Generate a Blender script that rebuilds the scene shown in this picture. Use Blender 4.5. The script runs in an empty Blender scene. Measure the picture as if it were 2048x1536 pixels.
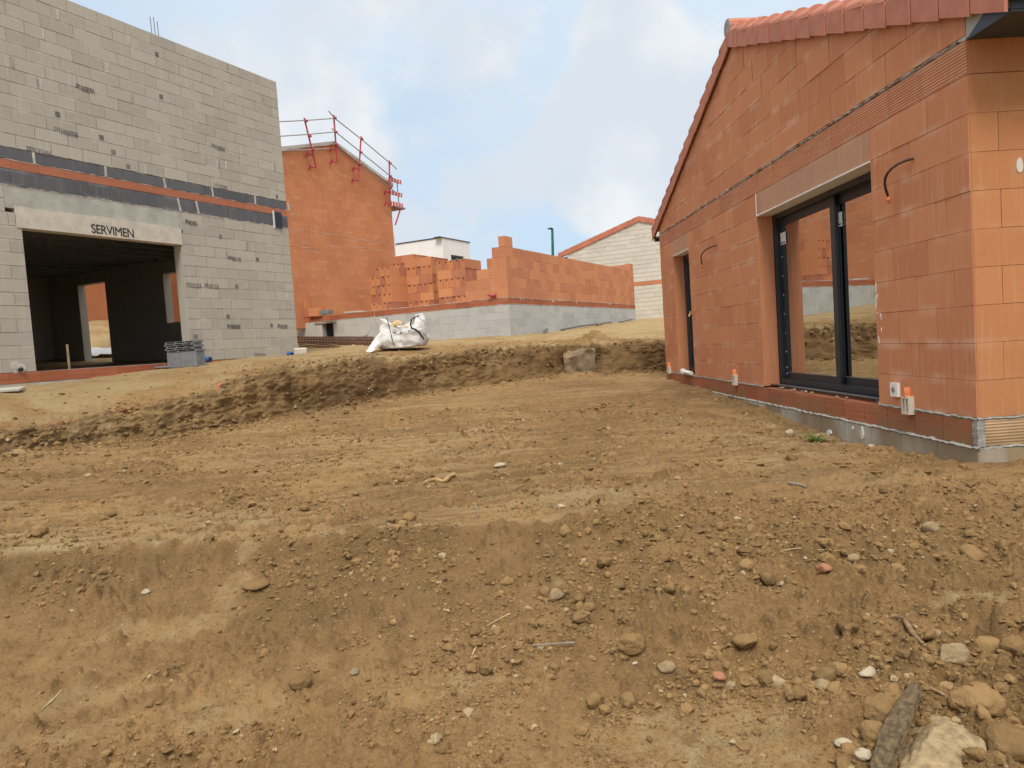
import bpy, bmesh, math, random
import numpy as np
from mathutils import Vector, Matrix, noise as mnoise

random.seed(7); rng = np.random.default_rng(11)
SC = bpy.context.scene
COL = SC.collection
V = lambda *a: np.array(a, float)

# ------------------------------------------------------------------ camera
F_PX, CX, CY = 1450.0, 1024.0, 768.0
PITCH, ROLL = math.radians(3.23), math.radians(-3.79)
fwd = V(0, math.cos(PITCH), -math.sin(PITCH))
_r0 = V(1, 0, 0); _u0 = np.cross(_r0, fwd)
rgt = math.cos(ROLL)*_r0 + math.sin(ROLL)*_u0
upv = np.cross(rgt, fwd)
cam_d = bpy.data.cameras.new('camera'); cam = bpy.data.objects.new('camera', cam_d); COL.objects.link(cam)
cam_d.sensor_width = 36; cam_d.lens = F_PX/2048*36; cam_d.clip_end = 3000; cam_d.clip_start = 0.05
cam.matrix_world = Matrix(((rgt[0], upv[0], -fwd[0], 0), (rgt[1], upv[1], -fwd[1], 0), (rgt[2], upv[2], -fwd[2], 0), (0, 0, 0, 1)))
SC.camera = cam

def ray(x, y):
    d = fwd + rgt*(x-CX)/F_PX - upv*(y-CY)/F_PX
    return d/d[1]
def hitp(px, P0, n):
    d = ray(*px); return d*((P0 @ n)/(d @ n))

aL = math.radians(26.97); dL = V(math.sin(aL), math.cos(aL), 0); eL = V(math.cos(aL), -math.sin(aL), 0)
aR = math.radians(-1.57); dR = V(math.sin(aR), math.cos(aR), 0); eR = V(math.cos(aR), -math.sin(aR), 0)
P = V(3.37, 5.25, 0)          # near corner of the brick house
Q = V(-4.6, 15.85, 0)         # right corner of the block building
S = V(.06, 19.9, 0)           # corner of the unfinished walls
G0 = S - eL*7.3
H0 = V(6.64, 34.0, 0)

# ------------------------------------------------------------------ materials
def nt(name, rough=.9):
    m = bpy.data.materials.new(name); m.use_nodes = True
    n = m.node_tree.nodes; l = m.node_tree.links
    b = n['Principled BSDF']; b.inputs['Roughness'].default_value = rough
    b.inputs['Specular IOR Level'].default_value = .25
    return m, n, l, b
def nd(n, t, **k):
    o = n.new(t)
    for a, v in k.items(): setattr(o, a, v)
    return o
def mixc(n, l, fac, a, b, mode='MIX'):
    m = nd(n, 'ShaderNodeMix', data_type='RGBA', blend_type=mode)
    for i, v in ((0, fac), (6, a), (7, b)):
        if isinstance(v, (int, float)): m.inputs[i].default_value = v
        elif isinstance(v, (tuple, list)): m.inputs[i].default_value = (*v, 1)
        else: l.new(v, m.inputs[i])
    return m.outputs[2]
def math_(n, l, op, a, b=None, c=None, clamp=False):
    m = nd(n, 'ShaderNodeMath', operation=op); m.use_clamp = clamp
    for i, v in enumerate((a, b, c)):
        if v is None: continue
        if isinstance(v, (int, float)): m.inputs[i].default_value = v
        else: l.new(v, m.inputs[i])
    return m.outputs[0]
def ramp(n, l, v, lo, hi, a=0., b=1.):
    m = nd(n, 'ShaderNodeMapRange'); m.interpolation_type = 'SMOOTHSTEP'
    m.inputs[1].default_value = lo; m.inputs[2].default_value = hi; m.inputs[3].default_value = a; m.inputs[4].default_value = b
    l.new(v, m.inputs[0]); return m.outputs[0]
def noi(n, l, vec, scale, detail=4, rough=.55):
    t = nd(n, 'ShaderNodeTexNoise'); t.inputs['Scale'].default_value = scale; t.inputs['Detail'].default_value = detail
    t.inputs['Roughness'].default_value = rough
    if vec is not None: l.new(vec, t.inputs['Vector'])
    return t.outputs['Fac']
def scalev(n, l, vec, s):
    m = nd(n, 'ShaderNodeMapping'); m.inputs['Scale'].default_value = s; l.new(vec, m.inputs['Vector']); return m.outputs['Vector']
def bump(n, l, b, h, strength, dist):
    p = nd(n, 'ShaderNodeBump'); p.inputs['Strength'].default_value = strength; p.inputs['Distance'].default_value = dist
    l.new(h, p.inputs['Height']); l.new(p.outputs['Normal'], b.inputs['Normal'])

def mat_flat(name, c, rough=.6, metal=0., var=.15, scale=9., bmp=.0, spec=.3):
    m, n, l, b = nt(name, rough); b.inputs['Metallic'].default_value = metal; b.inputs['Specular IOR Level'].default_value = spec
    tc = nd(n, 'ShaderNodeTexCoord')
    f = noi(n, l, tc.outputs['Object'], scale, 5)
    f2 = ramp(n, l, f, .25, .75)
    l.new(mixc(n, l, f2, tuple(x*(1-var) for x in c), tuple(min(1, x*(1+var)) for x in c)), b.inputs['Base Color'])
    if bmp: bump(n, l, b, noi(n, l, tc.outputs['Object'], scale*8, 4), bmp, .01)
    return m

def mat_masonry(name, ca, cb, dust, dustamt=.5, ribs=0., hribs=0., streak=.35, grain=.12, rough=.95, blot=.25, blotc=None, hst=0.):
    """per-piece colour from the corner attribute Col (r = random, g/b = place in the piece); UV in metres"""
    m, n, l, b = nt(name, rough); b.inputs['Specular IOR Level'].default_value = .1
    uv = nd(n, 'ShaderNodeUVMap').outputs[0]
    at = nd(n, 'ShaderNodeVertexColor', layer_name='Col')
    sep = nd(n, 'ShaderNodeSeparateColor'); l.new(at.outputs['Color'], sep.inputs[0])
    rnd, lu, lv = sep.outputs[0], sep.outputs[1], sep.outputs[2]
    base = mixc(n, l, math_(n, l, 'POWER', rnd, 1.7), ca, cb)
    big = noi(n, l, scalev(n, l, uv, (.8, .8, 1)), 1.0, 4)
    base = mixc(n, l, math_(n, l, 'MULTIPLY', ramp(n, l, big, .35, .7), blot), base, blotc or tuple(x*.78 for x in ca))
    # vertical washed streaks
    st = noi(n, l, scalev(n, l, uv, (28, 1.6, 1)), 1.0, 3)
    st = math_(n, l, 'MULTIPLY', ramp(n, l, st, .5, .74), streak)
    base = mixc(n, l, st, base, dust)
    # pale mortar dust gathering at the bed joints, in patches
    e1 = ramp(n, l, lv, .72, 1.0); e0 = ramp(n, l, lv, .24, 0.)
    ed = math_(n, l, 'MAXIMUM', e1, e0)
    pt = ramp(n, l, noi(n, l, scalev(n, l, uv, (2.2, 1.2, 1)), 1.3, 5), .44, .68)
    base = mixc(n, l, math_(n, l, 'MULTIPLY', math_(n, l, 'MULTIPLY', ed, pt), dustamt), base, dust)
    gr = noi(n, l, scalev(n, l, uv, (90, 90, 1)), 1.0, 3)
    base = mixc(n, l, grain, base, gr, 'OVERLAY')
    h = math_(n, l, 'MULTIPLY', gr, .35)
    if ribs:
        w = nd(n, 'ShaderNodeTexWave', wave_type='BANDS', bands_direction='X'); w.inputs['Scale'].default_value = ribs/ (2*math.pi) *2*math.pi/20
        w.inputs['Scale'].default_value = ribs; w.inputs['Distortion'].default_value = 0.
        l.new(uv, w.inputs['Vector']); h = math_(n, l, 'ADD', h, math_(n, l, 'MULTIPLY', w.outputs['Fac'], .5))
        base = mixc(n, l, math_(n, l, 'MULTIPLY', ramp(n, l, w.outputs['Fac'], .3, 0.), .14), base, tuple(x*.6 for x in ca))
    if hst:
        hn = noi(n, l, scalev(n, l, uv, (1.6, 55, 1)), 1., 4)
        base = mixc(n, l, ramp(n, l, hn, .46, .7, 0, hst), base, tuple(x*.55 for x in ca)); base = mixc(n, l, ramp(n, l, hn, .44, .3, 0, hst*.7), base, dust)
    if hribs:
        w = nd(n, 'ShaderNodeTexWave', wave_type='BANDS', bands_direction='Y'); w.inputs['Scale'].default_value = hribs
        l.new(uv, w.inputs['Vector']); h = math_(n, l, 'ADD', h, math_(n, l, 'MULTIPLY', w.outputs['Fac'], 2.))
        pn = noi(n, l, scalev(n, l, uv, (3, 60, 1)), 1., 3)
        base = mixc(n, l, math_(n, l, 'MULTIPLY', ramp(n, l, w.outputs['Fac'], .62, .95), ramp(n, l, pn, .45, .65, 0, .5)), base, dust)
        base = mixc(n, l, ramp(n, l, w.outputs['Fac'], .3, 0., 0, .28), base, tuple(x*.45 for x in ca))
    # dried mud thrown up on the lowest courses
    suv = nd(n, 'ShaderNodeSeparateXYZ'); l.new(uv, suv.inputs[0])
    mud = math_(n, l, 'MULTIPLY', ramp(n, l, math_(n, l, 'ADD', suv.outputs[1], math_(n, l, 'MULTIPLY', noi(n, l, scalev(n, l, uv, (5, 5, 1)), 1., 5), .35)), -.52, -.86), ramp(n, l, noi(n, l, scalev(n, l, uv, (1.1, .6, 1)), 1., 4), .40, .60, 0, .75))
    base = mixc(n, l, mud, base, (.235, .15, .072))
    l.new(base, b.inputs['Base Color'])
    bump(n, l, b, h, .5, .004)
    return m

OR_A, OR_B, DUST = (.62, .262, .134), (.535, .215, .108), (.70, .44, .29)
M = {}
M['brick'] = mat_masonry('fired_clay', OR_A, OR_B, DUST, .7, ribs=11, streak=.3)
M['brick_wild'] = mat_masonry('fired_clay_mixed', (.61, .262, .13), (.475, .19, .106), DUST, .3, ribs=11, streak=.25)
M['brick_far'] = mat_masonry('fired_clay_even', (.60, .245, .112), (.55, .215, .098), DUST, .3, streak=.25, blot=.6, blotc=(.45, .17, .085))
M['brick_front'] = mat_masonry('fired_clay_bright', (.53, .23, .098), (.485, .202, .085), (.62, .40, .24), .3, ribs=22, streak=.2)
M['brick_rib'] = mat_masonry('fired_clay_ribbed', (.55, .228, .118), (.48, .19, .10), (.68, .46, .34), .4, hribs=14, streak=.25)
M['brick_base'] = mat_masonry('fired_clay_red', (.42, .145, .075), (.34, .11, .058), (.50, .28, .19), .35, hst=.5, streak=.1)
M['brick_band'] = mat_masonry('fired_clay_band', (.46, .175, .10), (.40, .145, .085), (.55, .32, .22), .35, hst=.3, streak=.1)
M['brick_tan'] = mat_masonry('fired_clay_tan', (.58, .38, .22), (.53, .34, .19), (.62, .45, .3), .3, hribs=14, streak=.15)
M['shutter_clay'] = mat_masonry('fired_clay_pale', (.52, .29, .185), (.47, .26, .165), (.62, .42, .31), .3, streak=.25)
M['block'] = mat_masonry('concrete_block_grey', (.475, .43, .355), (.395, .36, .30), (.60, .55, .46), .6, streak=.35, grain=.35, blot=.32, blotc=(.38, .35, .30))
M['block_cool'] = mat_masonry('concrete_block_cool', (.51, .50, .465), (.42, .415, .39), (.64, .63, .6), .5, streak=.35, grain=.22, blot=.3, blotc=(.36, .37, .37))
M['block_warm'] = mat_masonry('concrete_block_buff', (.66, .61, .51), (.57, .53, .45), (.74, .69, .6), .5, streak=.2, grain=.2)
M['block_yellow'] = mat_masonry('concrete_block_sandy', (.52, .45, .30), (.47, .41, .28), (.6, .54, .4), .4, streak=.2, grain=.25)
M['band'] = mat_masonry('dark_band', (.135, .135, .142), (.108, .108, .115), (.34, .33, .31), .5, streak=.22, grain=.2)
M['mortar'] = mat_flat('mortar', (.34, .315, .275), .95, var=.3, scale=14, bmp=.8)
M['mortar_pale'] = mat_flat('mortar_pale', (.52, .48, .42), .95, var=.2, scale=14, bmp=.6)
M['mortar_white'] = mat_flat('white_plaster', (.72, .68, .60), .95, var=.1)
M['concrete'] = mat_flat('poured_concrete', (.43, .415, .355), .95, var=.16, scale=3.5, bmp=.5)
M['footing_concrete'] = mat_flat('dirty_concrete', (.22, .16, .095), .95, var=.35, scale=5, bmp=.8)
M['lintel'] = mat_flat('precast_lintel', (.58, .52, .43), .9, var=.12, scale=7, bmp=.4)
M['tile'] = mat_flat('roof_tile', (.50, .195, .125), .8, var=.13, scale=6, bmp=.06)
M['tile_far'] = mat_flat('roof_tile_far', (.50, .18, .11), .85, var=.2, scale=3)
M['dark_metal'] = mat_flat('anthracite_metal', (.022, .026, .032), .42, var=.15, scale=5, spec=.5)
M['navy'] = mat_flat('anthracite_panel', (.045, .058, .08), .5, var=.12, scale=3, spec=.5)
M['alu'] = mat_flat('sill_track', (.16, .155, .155), .45, metal=.4, var=.2)
M['white_pvc'] = mat_flat('white_plastic', (.78, .76, .72), .5, var=.05)
M['ivory'] = mat_flat('ivory_plastic', (.62, .55, .43), .6, var=.08)
M['cable'] = mat_flat('cable_sheath', (.075, .045, .032), .6, var=.2)
M['orange_wire'] = mat_flat('orange_tape', (.75, .25, .10), .6)
M['brass'] = mat_flat('brass', (.6, .36, .12), .35, metal=.8)
M['ink'] = mat_flat('black_ink', (.03, .028, .03), .7)
M['ink_soft'] = mat_flat('stamp_ink', (.17, .16, .15), .9, var=.3, scale=40)
M['bluepipe'] = mat_flat('blue_pipe', (.05, .12, .35), .5)
M['black'] = mat_flat('hole_shade', (.02, .02, .02), .6)  # insides of holes and pipe mouths: their shade put into the colour
M['red_steel'] = mat_flat('red_painted_steel', (.40, .045, .06), .5, var=.15)
M['galv'] = mat_flat('galvanised_tube', (.34, .31, .29), .5, metal=.3)
M['red_board'] = mat_flat('red_board', (.6, .09, .07), .6)
M['rust'] = mat_flat('rusty_steel', (.16, .075, .045), .8, var=.35, scale=20)
M['rebar'] = mat_flat('steel_rod', (.15, .135, .13), .6, var=.3, scale=20)
M['wood'] = mat_flat('raw_timber', (.40, .29, .17), .85, var=.25, scale=12)
M['wood_grey'] = mat_flat('grey_timber', (.26, .23, .19), .9, var=.25, scale=12)
M['root'] = mat_flat('dry_root', (.34, .22, .12), .9, var=.3, scale=40, bmp=.8)
M['root_yellow'] = mat_flat('yellow_root', (.42, .265, .105), .7, var=.25, scale=30)
M['twig'] = mat_flat('straw', (.50, .38, .20), .85, var=.25, scale=40)
M['render_white'] = mat_flat('white_render', (.80, .775, .74), .9, var=.03, scale=1.2)
M['lamp_green'] = mat_flat('green_pole', (.02, .13, .11), .5)
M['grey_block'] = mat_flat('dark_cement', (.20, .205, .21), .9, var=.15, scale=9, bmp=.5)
M['bag_strap'] = mat_flat('dark_webbing', (.05, .055, .055), .8)
M['leaf'] = mat_flat('leaf', (.16, .26, .05), .7, var=.35, scale=30)
M['pale_stone'] = mat_flat('pale_stone', (.285, .20, .105), .95, var=.28, scale=9, bmp=0.12)
M['boulder_stone'] = mat_flat('sandy_rock', (.315, .225, .122), .97, var=.34, scale=14, bmp=0.4)
M['white_stone'] = mat_flat('white_stone', (.43, .35, .24), .95, var=.2, scale=30, bmp=0.1)
M['grey_stone'] = mat_flat('grey_stone', (.25, .19, .12), .95, var=.25, scale=30, bmp=0.1)
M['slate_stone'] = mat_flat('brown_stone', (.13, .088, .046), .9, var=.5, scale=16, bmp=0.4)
M['shard'] = mat_flat('clay_shard', (.34, .15, .08), .9, var=.2, scale=30, bmp=0.1)
M['sheet'] = mat_flat('plastic_sheet', (.74, .73, .70), .55, var=.08, scale=6)
M['redplastic'] = mat_flat('red_clamp', (.35, .03, .06), .5)

def mat_glass():
    m, n, l, b = nt('window_glass', .02)
    n.remove(b); out = n['Material Output']
    tr = nd(n, 'ShaderNodeBsdfTransparent'); tr.inputs[0].default_value = (.42, .43, .42, 1)
    gl = nd(n, 'ShaderNodeBsdfGlossy'); gl.inputs['Roughness'].default_value = .012; gl.inputs[0].default_value = (.93, .95, .95, 1)
    fr = nd(n, 'ShaderNodeFresnel'); fr.inputs[0].default_value = 1.75
    mx = nd(n, 'ShaderNodeMixShader')
    l.new(math_(n, l, 'MULTIPLY', fr.outputs[0], .72, clamp=True), mx.inputs[0]); l.new(tr.outputs[0], mx.inputs[1]); l.new(gl.outputs[0], mx.inputs[2])
    l.new(mx.outputs[0], out.inputs[0]); return m
M['glass'] = mat_glass()

def mat_bag():
    m, n, l, b = nt('woven_bag', .6)
    tc = nd(n, 'ShaderNodeTexCoord').outputs['Object']
    f = noi(n, l, tc, 3.5, 4)
    c = mixc(n, l, ramp(n, l, f, .4, .7), (.74, .72, .69), (.60, .58, .55))
    g = noi(n, l, tc, 30, 3); bump(n, l, b, math_(n, l, 'ADD', g, math_(n, l, 'MULTIPLY', noi(n, l, tc, 7, 4), 3.)), .5, .02)
    l.new(c, b.inputs['Base Color']); return m
M['bag'] = mat_bag()

def mat_soil(name='soil', attr=True, base=(.285, .168, .070), dark=(.104, .064, .029), sand=(.46, .34, .178)):
    m, n, l, b = nt(name, .97); b.inputs['Specular IOR Level'].default_value = .12
    tc = nd(n, 'ShaderNodeNewGeometry').outputs['Position']
    n1 = noi(n, l, tc, 1.1, 6, .6); n2 = noi(n, l, tc, 7, 6, .65); n3 = noi(n, l, tc, 45, 5, .7); n4 = noi(n, l, tc, 160, 3, .7)
    c = mixc(n, l, ramp(n, l, n1, .35, .68), base, tuple(x*y for x, y in zip(base, (1.32, 1.34, 1.4))))
    c = mixc(n, l, ramp(n, l, n2, .44, .72, 0, .7), c, tuple(x*.6 for x in base))
    c = mixc(n, l, ramp(n, l, n3, .52, .70, 0, .7), c, (.40, .268, .13))
    c = mixc(n, l, ramp(n, l, n3, .46, .30, 0, .75), c, tuple(x*.5 for x in base))
    if attr:
        at = nd(n, 'ShaderNodeVertexColor', layer_name='Col'); sep = nd(n, 'ShaderNodeSeparateColor'); l.new(at.outputs['Color'], sep.inputs[0])
        s = math_(n, l, 'MULTIPLY', sep.outputs[0], ramp(n, l, math_(n, l, 'ADD', n2, math_(n, l, 'MULTIPLY', sep.outputs[0], .25)), .34, .6), clamp=True)
        sc = mixc(n, l, ramp(n, l, n3, .35, .65), sand, tuple(x*.8 for x in sand))
        sc = mixc(n, l, ramp(n, l, n1, .42, .6, 0, .7), sc, (.36, .245, .115)); sc = mixc(n, l, ramp(n, l, n2, .5, .68, 0, .5), sc, (.33, .22, .10))
        c = mixc(n, l, s, c, sc)
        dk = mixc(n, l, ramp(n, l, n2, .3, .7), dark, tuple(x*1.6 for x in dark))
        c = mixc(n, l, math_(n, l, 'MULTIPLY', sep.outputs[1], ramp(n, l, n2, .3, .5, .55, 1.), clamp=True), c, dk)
        c = mixc(n, l, math_(n, l, 'MULTIPLY', sep.outputs[2], ramp(n, l, n3, .38, .55), clamp=True), c, (.72, .20, .12))
    # pale grit
    vo = nd(n, 'ShaderNodeTexVoronoi'); vo.inputs['Scale'].default_value = 38; l.new(tc, vo.inputs['Vector'])
    rr = nd(n, 'ShaderNodeSeparateColor'); l.new(vo.outputs['Color'], rr.inputs[0])
    g = math_(n, l, 'MULTIPLY', ramp(n, l, vo.outputs['Distance'], .22, .12), ramp(n, l, rr.outputs[0], .9, .93))
    c = mixc(n, l, math_(n, l, 'MULTIPLY', g, .8), c, (.5, .42, .30))
    l.new(c, b.inputs['Base Color'])
    h = math_(n, l, 'ADD', math_(n, l, 'MULTIPLY', n2, 1.2), math_(n, l, 'ADD', math_(n, l, 'MULTIPLY', n3, .55), math_(n, l, 'MULTIPLY', n4, .25)))
    bump(n, l, b, h, 1., .034)
    return m
M['soil'] = mat_soil()
def mat_clod():
    m, n, l, b = nt('clod', .97); b.inputs['Specular IOR Level'].default_value = .1
    oi = nd(n, 'ShaderNodeObjectInfo'); tc = nd(n, 'ShaderNodeNewGeometry').outputs['Position']
    at = nd(n, 'ShaderNodeVertexColor', layer_name='Col'); sep = nd(n, 'ShaderNodeSeparateColor'); l.new(at.outputs['Color'], sep.inputs[0])
    rn = math_(n, l, 'FRACT', math_(n, l, 'ADD', oi.outputs['Random'], sep.outputs[0]))
    c = mixc(n, l, rn, (.165, .10, .042), (.315, .193, .083))
    c = mixc(n, l, ramp(n, l, rn, .955, .975), c, (.40, .30, .175))
    n2 = noi(n, l, tc, 22, 5, .65)
    c = mixc(n, l, ramp(n, l, n2, .4, .7, 0, .6), c, (.27, .17, .076))
    l.new(c, b.inputs['Base Color'])
    bump(n, l, b, math_(n, l, 'ADD', n2, math_(n, l, 'MULTIPLY', noi(n, l, tc, 110, 4), .4)), .8, .015)
    return m
M['clod'] = mat_clod()
M['brick_loose'] = None
def mat_loose():
    m, n, l, b = nt('loose_clay', .95); b.inputs['Specular IOR Level'].default_value = .1
    oi = nd(n, 'ShaderNodeObjectInfo'); tc = nd(n, 'ShaderNodeTexCoord').outputs['Object']
    r = oi.outputs['Random']
    c = mixc(n, l, ramp(n, l, r, .3, .8), (.62, .26, .118), (.46, .18, .105))
    st = noi(n, l, scalev(n, l, tc, (18, 18, 1.2)), 1., 3)
    c = mixc(n, l, ramp(n, l, st, .45, .7, 0, .4), c, (.62, .30, .16))
    l.new(c, b.inputs['Base Color']); return m
M['brick_loose'] = mat_loose()

# ------------------------------------------------------------------ mesh builder
class MB:
    def __init__(s): s.v = []; s.f = []; s.uv = []; s.c = []; s.sm = []
    def face(s, pts, uv=None, col=None, smooth=False):
        i = len(s.v); s.v.extend([tuple(p) for p in pts]); s.f.append(tuple(range(i, i+len(pts))))
        s.uv.extend(uv if uv else [(0, 0)]*len(pts)); s.c.extend(col if col else [(.5, .5, .5)]*len(pts)); s.sm.append(smooth)
    def mesh(s, name, origin=V(0, 0, 0), weld=False):
        me = bpy.data.meshes.new(name)
        vs = np.array(s.v) - origin
        me.from_pydata(vs.tolist(), [], s.f)
        u = me.uv_layers.new(name='UVMap'); u.data.foreach_set('uv', np.array(s.uv, float).ravel())
        c = me.color_attributes.new('Col', 'FLOAT_COLOR', 'CORNER')
        cc = np.ones((len(s.c), 4)); cc[:, :3] = np.array(s.c); c.data.foreach_set('color', cc.ravel())
        me.polygons.foreach_set('use_smooth', s.sm)
        if weld:
            bm = bmesh.new(); bm.from_mesh(me); bmesh.ops.remove_doubles(bm, verts=bm.verts, dist=1e-5)
            bmesh.ops.recalc_face_normals(bm, faces=bm.faces); bm.to_mesh(me); bm.free()
        me.update(); return me
    def build(s, name, mat, parent=None, weld=False):
        org = np.array(parent.matrix_world.translation) if parent is not None else V(0, 0, 0)
        if parent is not None and parent.get('_o') is not None: org = np.array(parent['_o'])
        me = s.mesh(name, org, weld); me.materials.append(M[mat] if isinstance(mat, str) else mat)
        o = bpy.data.objects.new(name, me); COL.objects.link(o)
        if parent is not None: o.parent = parent; o['_o'] = list(org)
        return o
    # --- shapes
    def prism(s, fr, poly, d0, d1, rnd=.5, box=None, caps=True, back=True):
        """poly: (u,z) list CCW seen from outside; extruded from depth d1 (front) to d0 (back)"""
        if box is None:
            us = [p[0] for p in poly]; zs = [p[1] for p in poly]; box = (min(us), max(us), min(zs), max(zs))
        u0, u1, z0, z1 = box
        c = lambda p: (rnd, (p[0]-u0)/max(1e-6, u1-u0), (p[1]-z0)/max(1e-6, z1-z0))
        cl = [c(p) for p in poly]; uv = [tuple(p) for p in poly]
        s.face([fr(p[0], p[1], d1) for p in poly], uv, cl)
        if back: s.face([fr(p[0], p[1], d0) for p in reversed(poly)], uv[::-1], cl[::-1])
        k = len(poly)
        for i in range(k):
            a, b = poly[i], poly[(i+1) % k]
            s.face([fr(a[0], a[1], d0), fr(b[0], b[1], d0), fr(b[0], b[1], d1), fr(a[0], a[1], d1)],
                   [(a[0]+d0, a[1]), (b[0]+d0, b[1]), (b[0]+d1, b[1]), (a[0]+d1, a[1])] if abs(a[0]-b[0]) < 1e-6 else [(a[0], a[1]+d0), (b[0], b[1]+d0), (b[0], b[1]+d1), (a[0], a[1]+d1)],
                   [(rnd, .5, .5)]*4)
    def rect(s, fr, u0, u1, z0, z1, d0, d1, rnd=.5):
        s.prism(fr, [(u0, z0), (u1, z0), (u1, z1), (u0, z1)], d0, d1, rnd)
    def tube(s, pts, r, seg=8, caps=True, flat=None):
        pts = [np.array(p, float) for p in pts]; n = len(pts); rs = r if isinstance(r, (list, tuple)) else [r]*n
        rings = []; up = V(0, 0, 1); prev = None
        for i, p in enumerate(pts):
            t = pts[min(i+1, n-1)] - pts[max(i-1, 0)]; t = t/np.linalg.norm(t)
            a = np.cross(t, up) if prev is None else prev - t*(prev @ t)
            if np.linalg.norm(a) < 1e-3: a = np.cross(t, V(1, 0, 0))
            a = a/np.linalg.norm(a); prev = a; b = np.cross(t, a)
            fl = flat or 1.
            rings.append([p + rs[i]*(math.cos(2*math.pi*k/seg)*a + fl*math.sin(2*math.pi*k/seg)*b) for k in range(seg)])
        for i in range(n-1):
            for k in range(seg):
                k2 = (k+1) % seg; s.face([rings[i][k], rings[i+1][k], rings[i+1][k2], rings[i][k2]], smooth=seg > 5)
        if caps:
            s.face(rings[0]); s.face(rings[-1][::-1])
        return s

class Frame:
    def __init__(s, o, a, n): s.o = np.array(o, float); s.a = np.array(a, float); s.n = np.array(n, float)
    def __call__(s, u, z, d=0.): return s.o + s.a*u + V(0, 0, 1)*z + s.n*d
    def uz(s, px, d=0.):
        h = hitp(px, s.o + s.n*d, s.n); return (h - s.o) @ s.a, h[2]

def clip(poly, halfs):
    for (nu, nz, c) in halfs:          # keep nu*u+nz*z <= c
        out = []
        for i in range(len(poly)):
            a, b = poly[i], poly[(i+1) % len(poly)]
            da = nu*a[0]+nz*a[1]-c; db = nu*b[0]+nz*b[1]-c
            if da <= 0: out.append(a)
            if (da < 0 < db) or (db < 0 < da):
                t = da/(da-db); out.append((a[0]+t*(b[0]-a[0]), a[1]+t*(b[1]-a[1])))
        poly = out
        if len(poly) < 3: return []
    return poly
def area(p): return abs(sum(p[i][0]*p[(i+1) % len(p)][1]-p[(i+1) % len(p)][0]*p[i][1] for i in range(len(p))))/2

def courses(mb, fr, u0, u1, rows, holes=(), L=.5, gap=.006, joint=.005, thick=.2, halfs=(), jit=.0015, joint_rnd=.7, ends=None, rr=None, skin=True):
    R = rr or random.Random(hash((round(u0, 2), round(u1, 2), len(rows))) & 0xffff)
    for k, (z0, z1) in enumerate(rows):
        a0, a1 = ends(k) if ends else (u0, u1)
        iv = [(a0, a1)]
        for (h0, h1, y0, y1) in holes:
            if y0 < (z0+z1)/2 < y1:
                nv = []
                for a, b in iv:
                    if h1 <= a or h0 >= b: nv.append((a, b)); continue
                    if h0 > a: nv.append((a, h0))
                    if h1 < b: nv.append((h1, b))
                iv = nv
        off = (L*.5 if k % 2 else 0) + R.uniform(-.1, .1)*L
        for a, b in iv:
            body = clip([(a, z0), (b, z0), (b, z1), (a, z1)], halfs)
            if len(body) >= 3 and area(body) > 1e-4: mb.prism(fr, body, -thick, -joint, joint_rnd)
            if not skin: continue
            cuts = [a]; x = math.floor((a-off)/L)*L+off
            while x < b:
                xx = x + R.uniform(-.012, .012)
                if a+.07 < xx < b-.07: cuts.append(xx)
                x += L
            cuts.append(b)
            for p, q in zip(cuts[:-1], cuts[1:]):
                g = gap/2; j = R.uniform(-jit*.6, jit*.6)
                rect = [(p+g, z0+g+j), (q-g, z0+g-j), (q-g, z1-g-j), (p+g, z1-g+j)]
                pl = clip(rect, halfs)
                if len(pl) < 3 or area(pl) < 4e-4: continue
                mb.prism(fr, pl, -joint-.002, R.uniform(-jit, jit), R.random(), (p, q, z0, z1), back=False)

def strip(mb, fr, u0, u1, z0, z1, d=.004, amp=.008, step=.05, seed=0):
    n = max(2, int((u1-u0)/step)); R = random.Random(seed)
    us = [u0+(u1-u0)*i/n for i in range(n+1)]
    lo = [z0+R.uniform(-amp, amp) for _ in us]; hi = [z1+R.uniform(-amp, amp) for _ in us]; dd = [d+R.uniform(0, amp*.6) for _ in us]
    for i in range(n):
        mid = lambda k: (lo[k]+hi[k])/2
        mb.face([fr(us[i], lo[i], -.004), fr(us[i+1], lo[i+1], -.004), fr(us[i+1], mid(i+1), dd[i+1]), fr(us[i], mid(i), dd[i])], smooth=True)
        mb.face([fr(us[i], mid(i), dd[i]), fr(us[i+1], mid(i+1), dd[i+1]), fr(us[i+1], hi[i+1], -.004), fr(us[i], hi[i], -.004)], smooth=True)

def thing(name, label, cat, loc, group=None, rotz=0.):
    o = bpy.data.objects.new(name, None); o.empty_display_size = .2; COL.objects.link(o)
    o.location = [float(x) for x in loc]; o.rotation_euler = (0, 0, rotz); o['_o'] = [float(x) for x in loc]
    o['label'] = label; o['category'] = cat
    if group: o['group'] = group
    return o
def tag(o, label=None, cat=None, group=None, kind=None):
    if label: o['label'] = label
    if cat: o['category'] = cat
    if group: o['group'] = group
    if kind: o['kind'] = kind
    return o
def part(name, mat, parent, fn, weld=False, label=None):
    mb = MB(); fn(mb); o = mb.build(name, mat, parent, weld)
    if label: o['label'] = label
    return o

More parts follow.
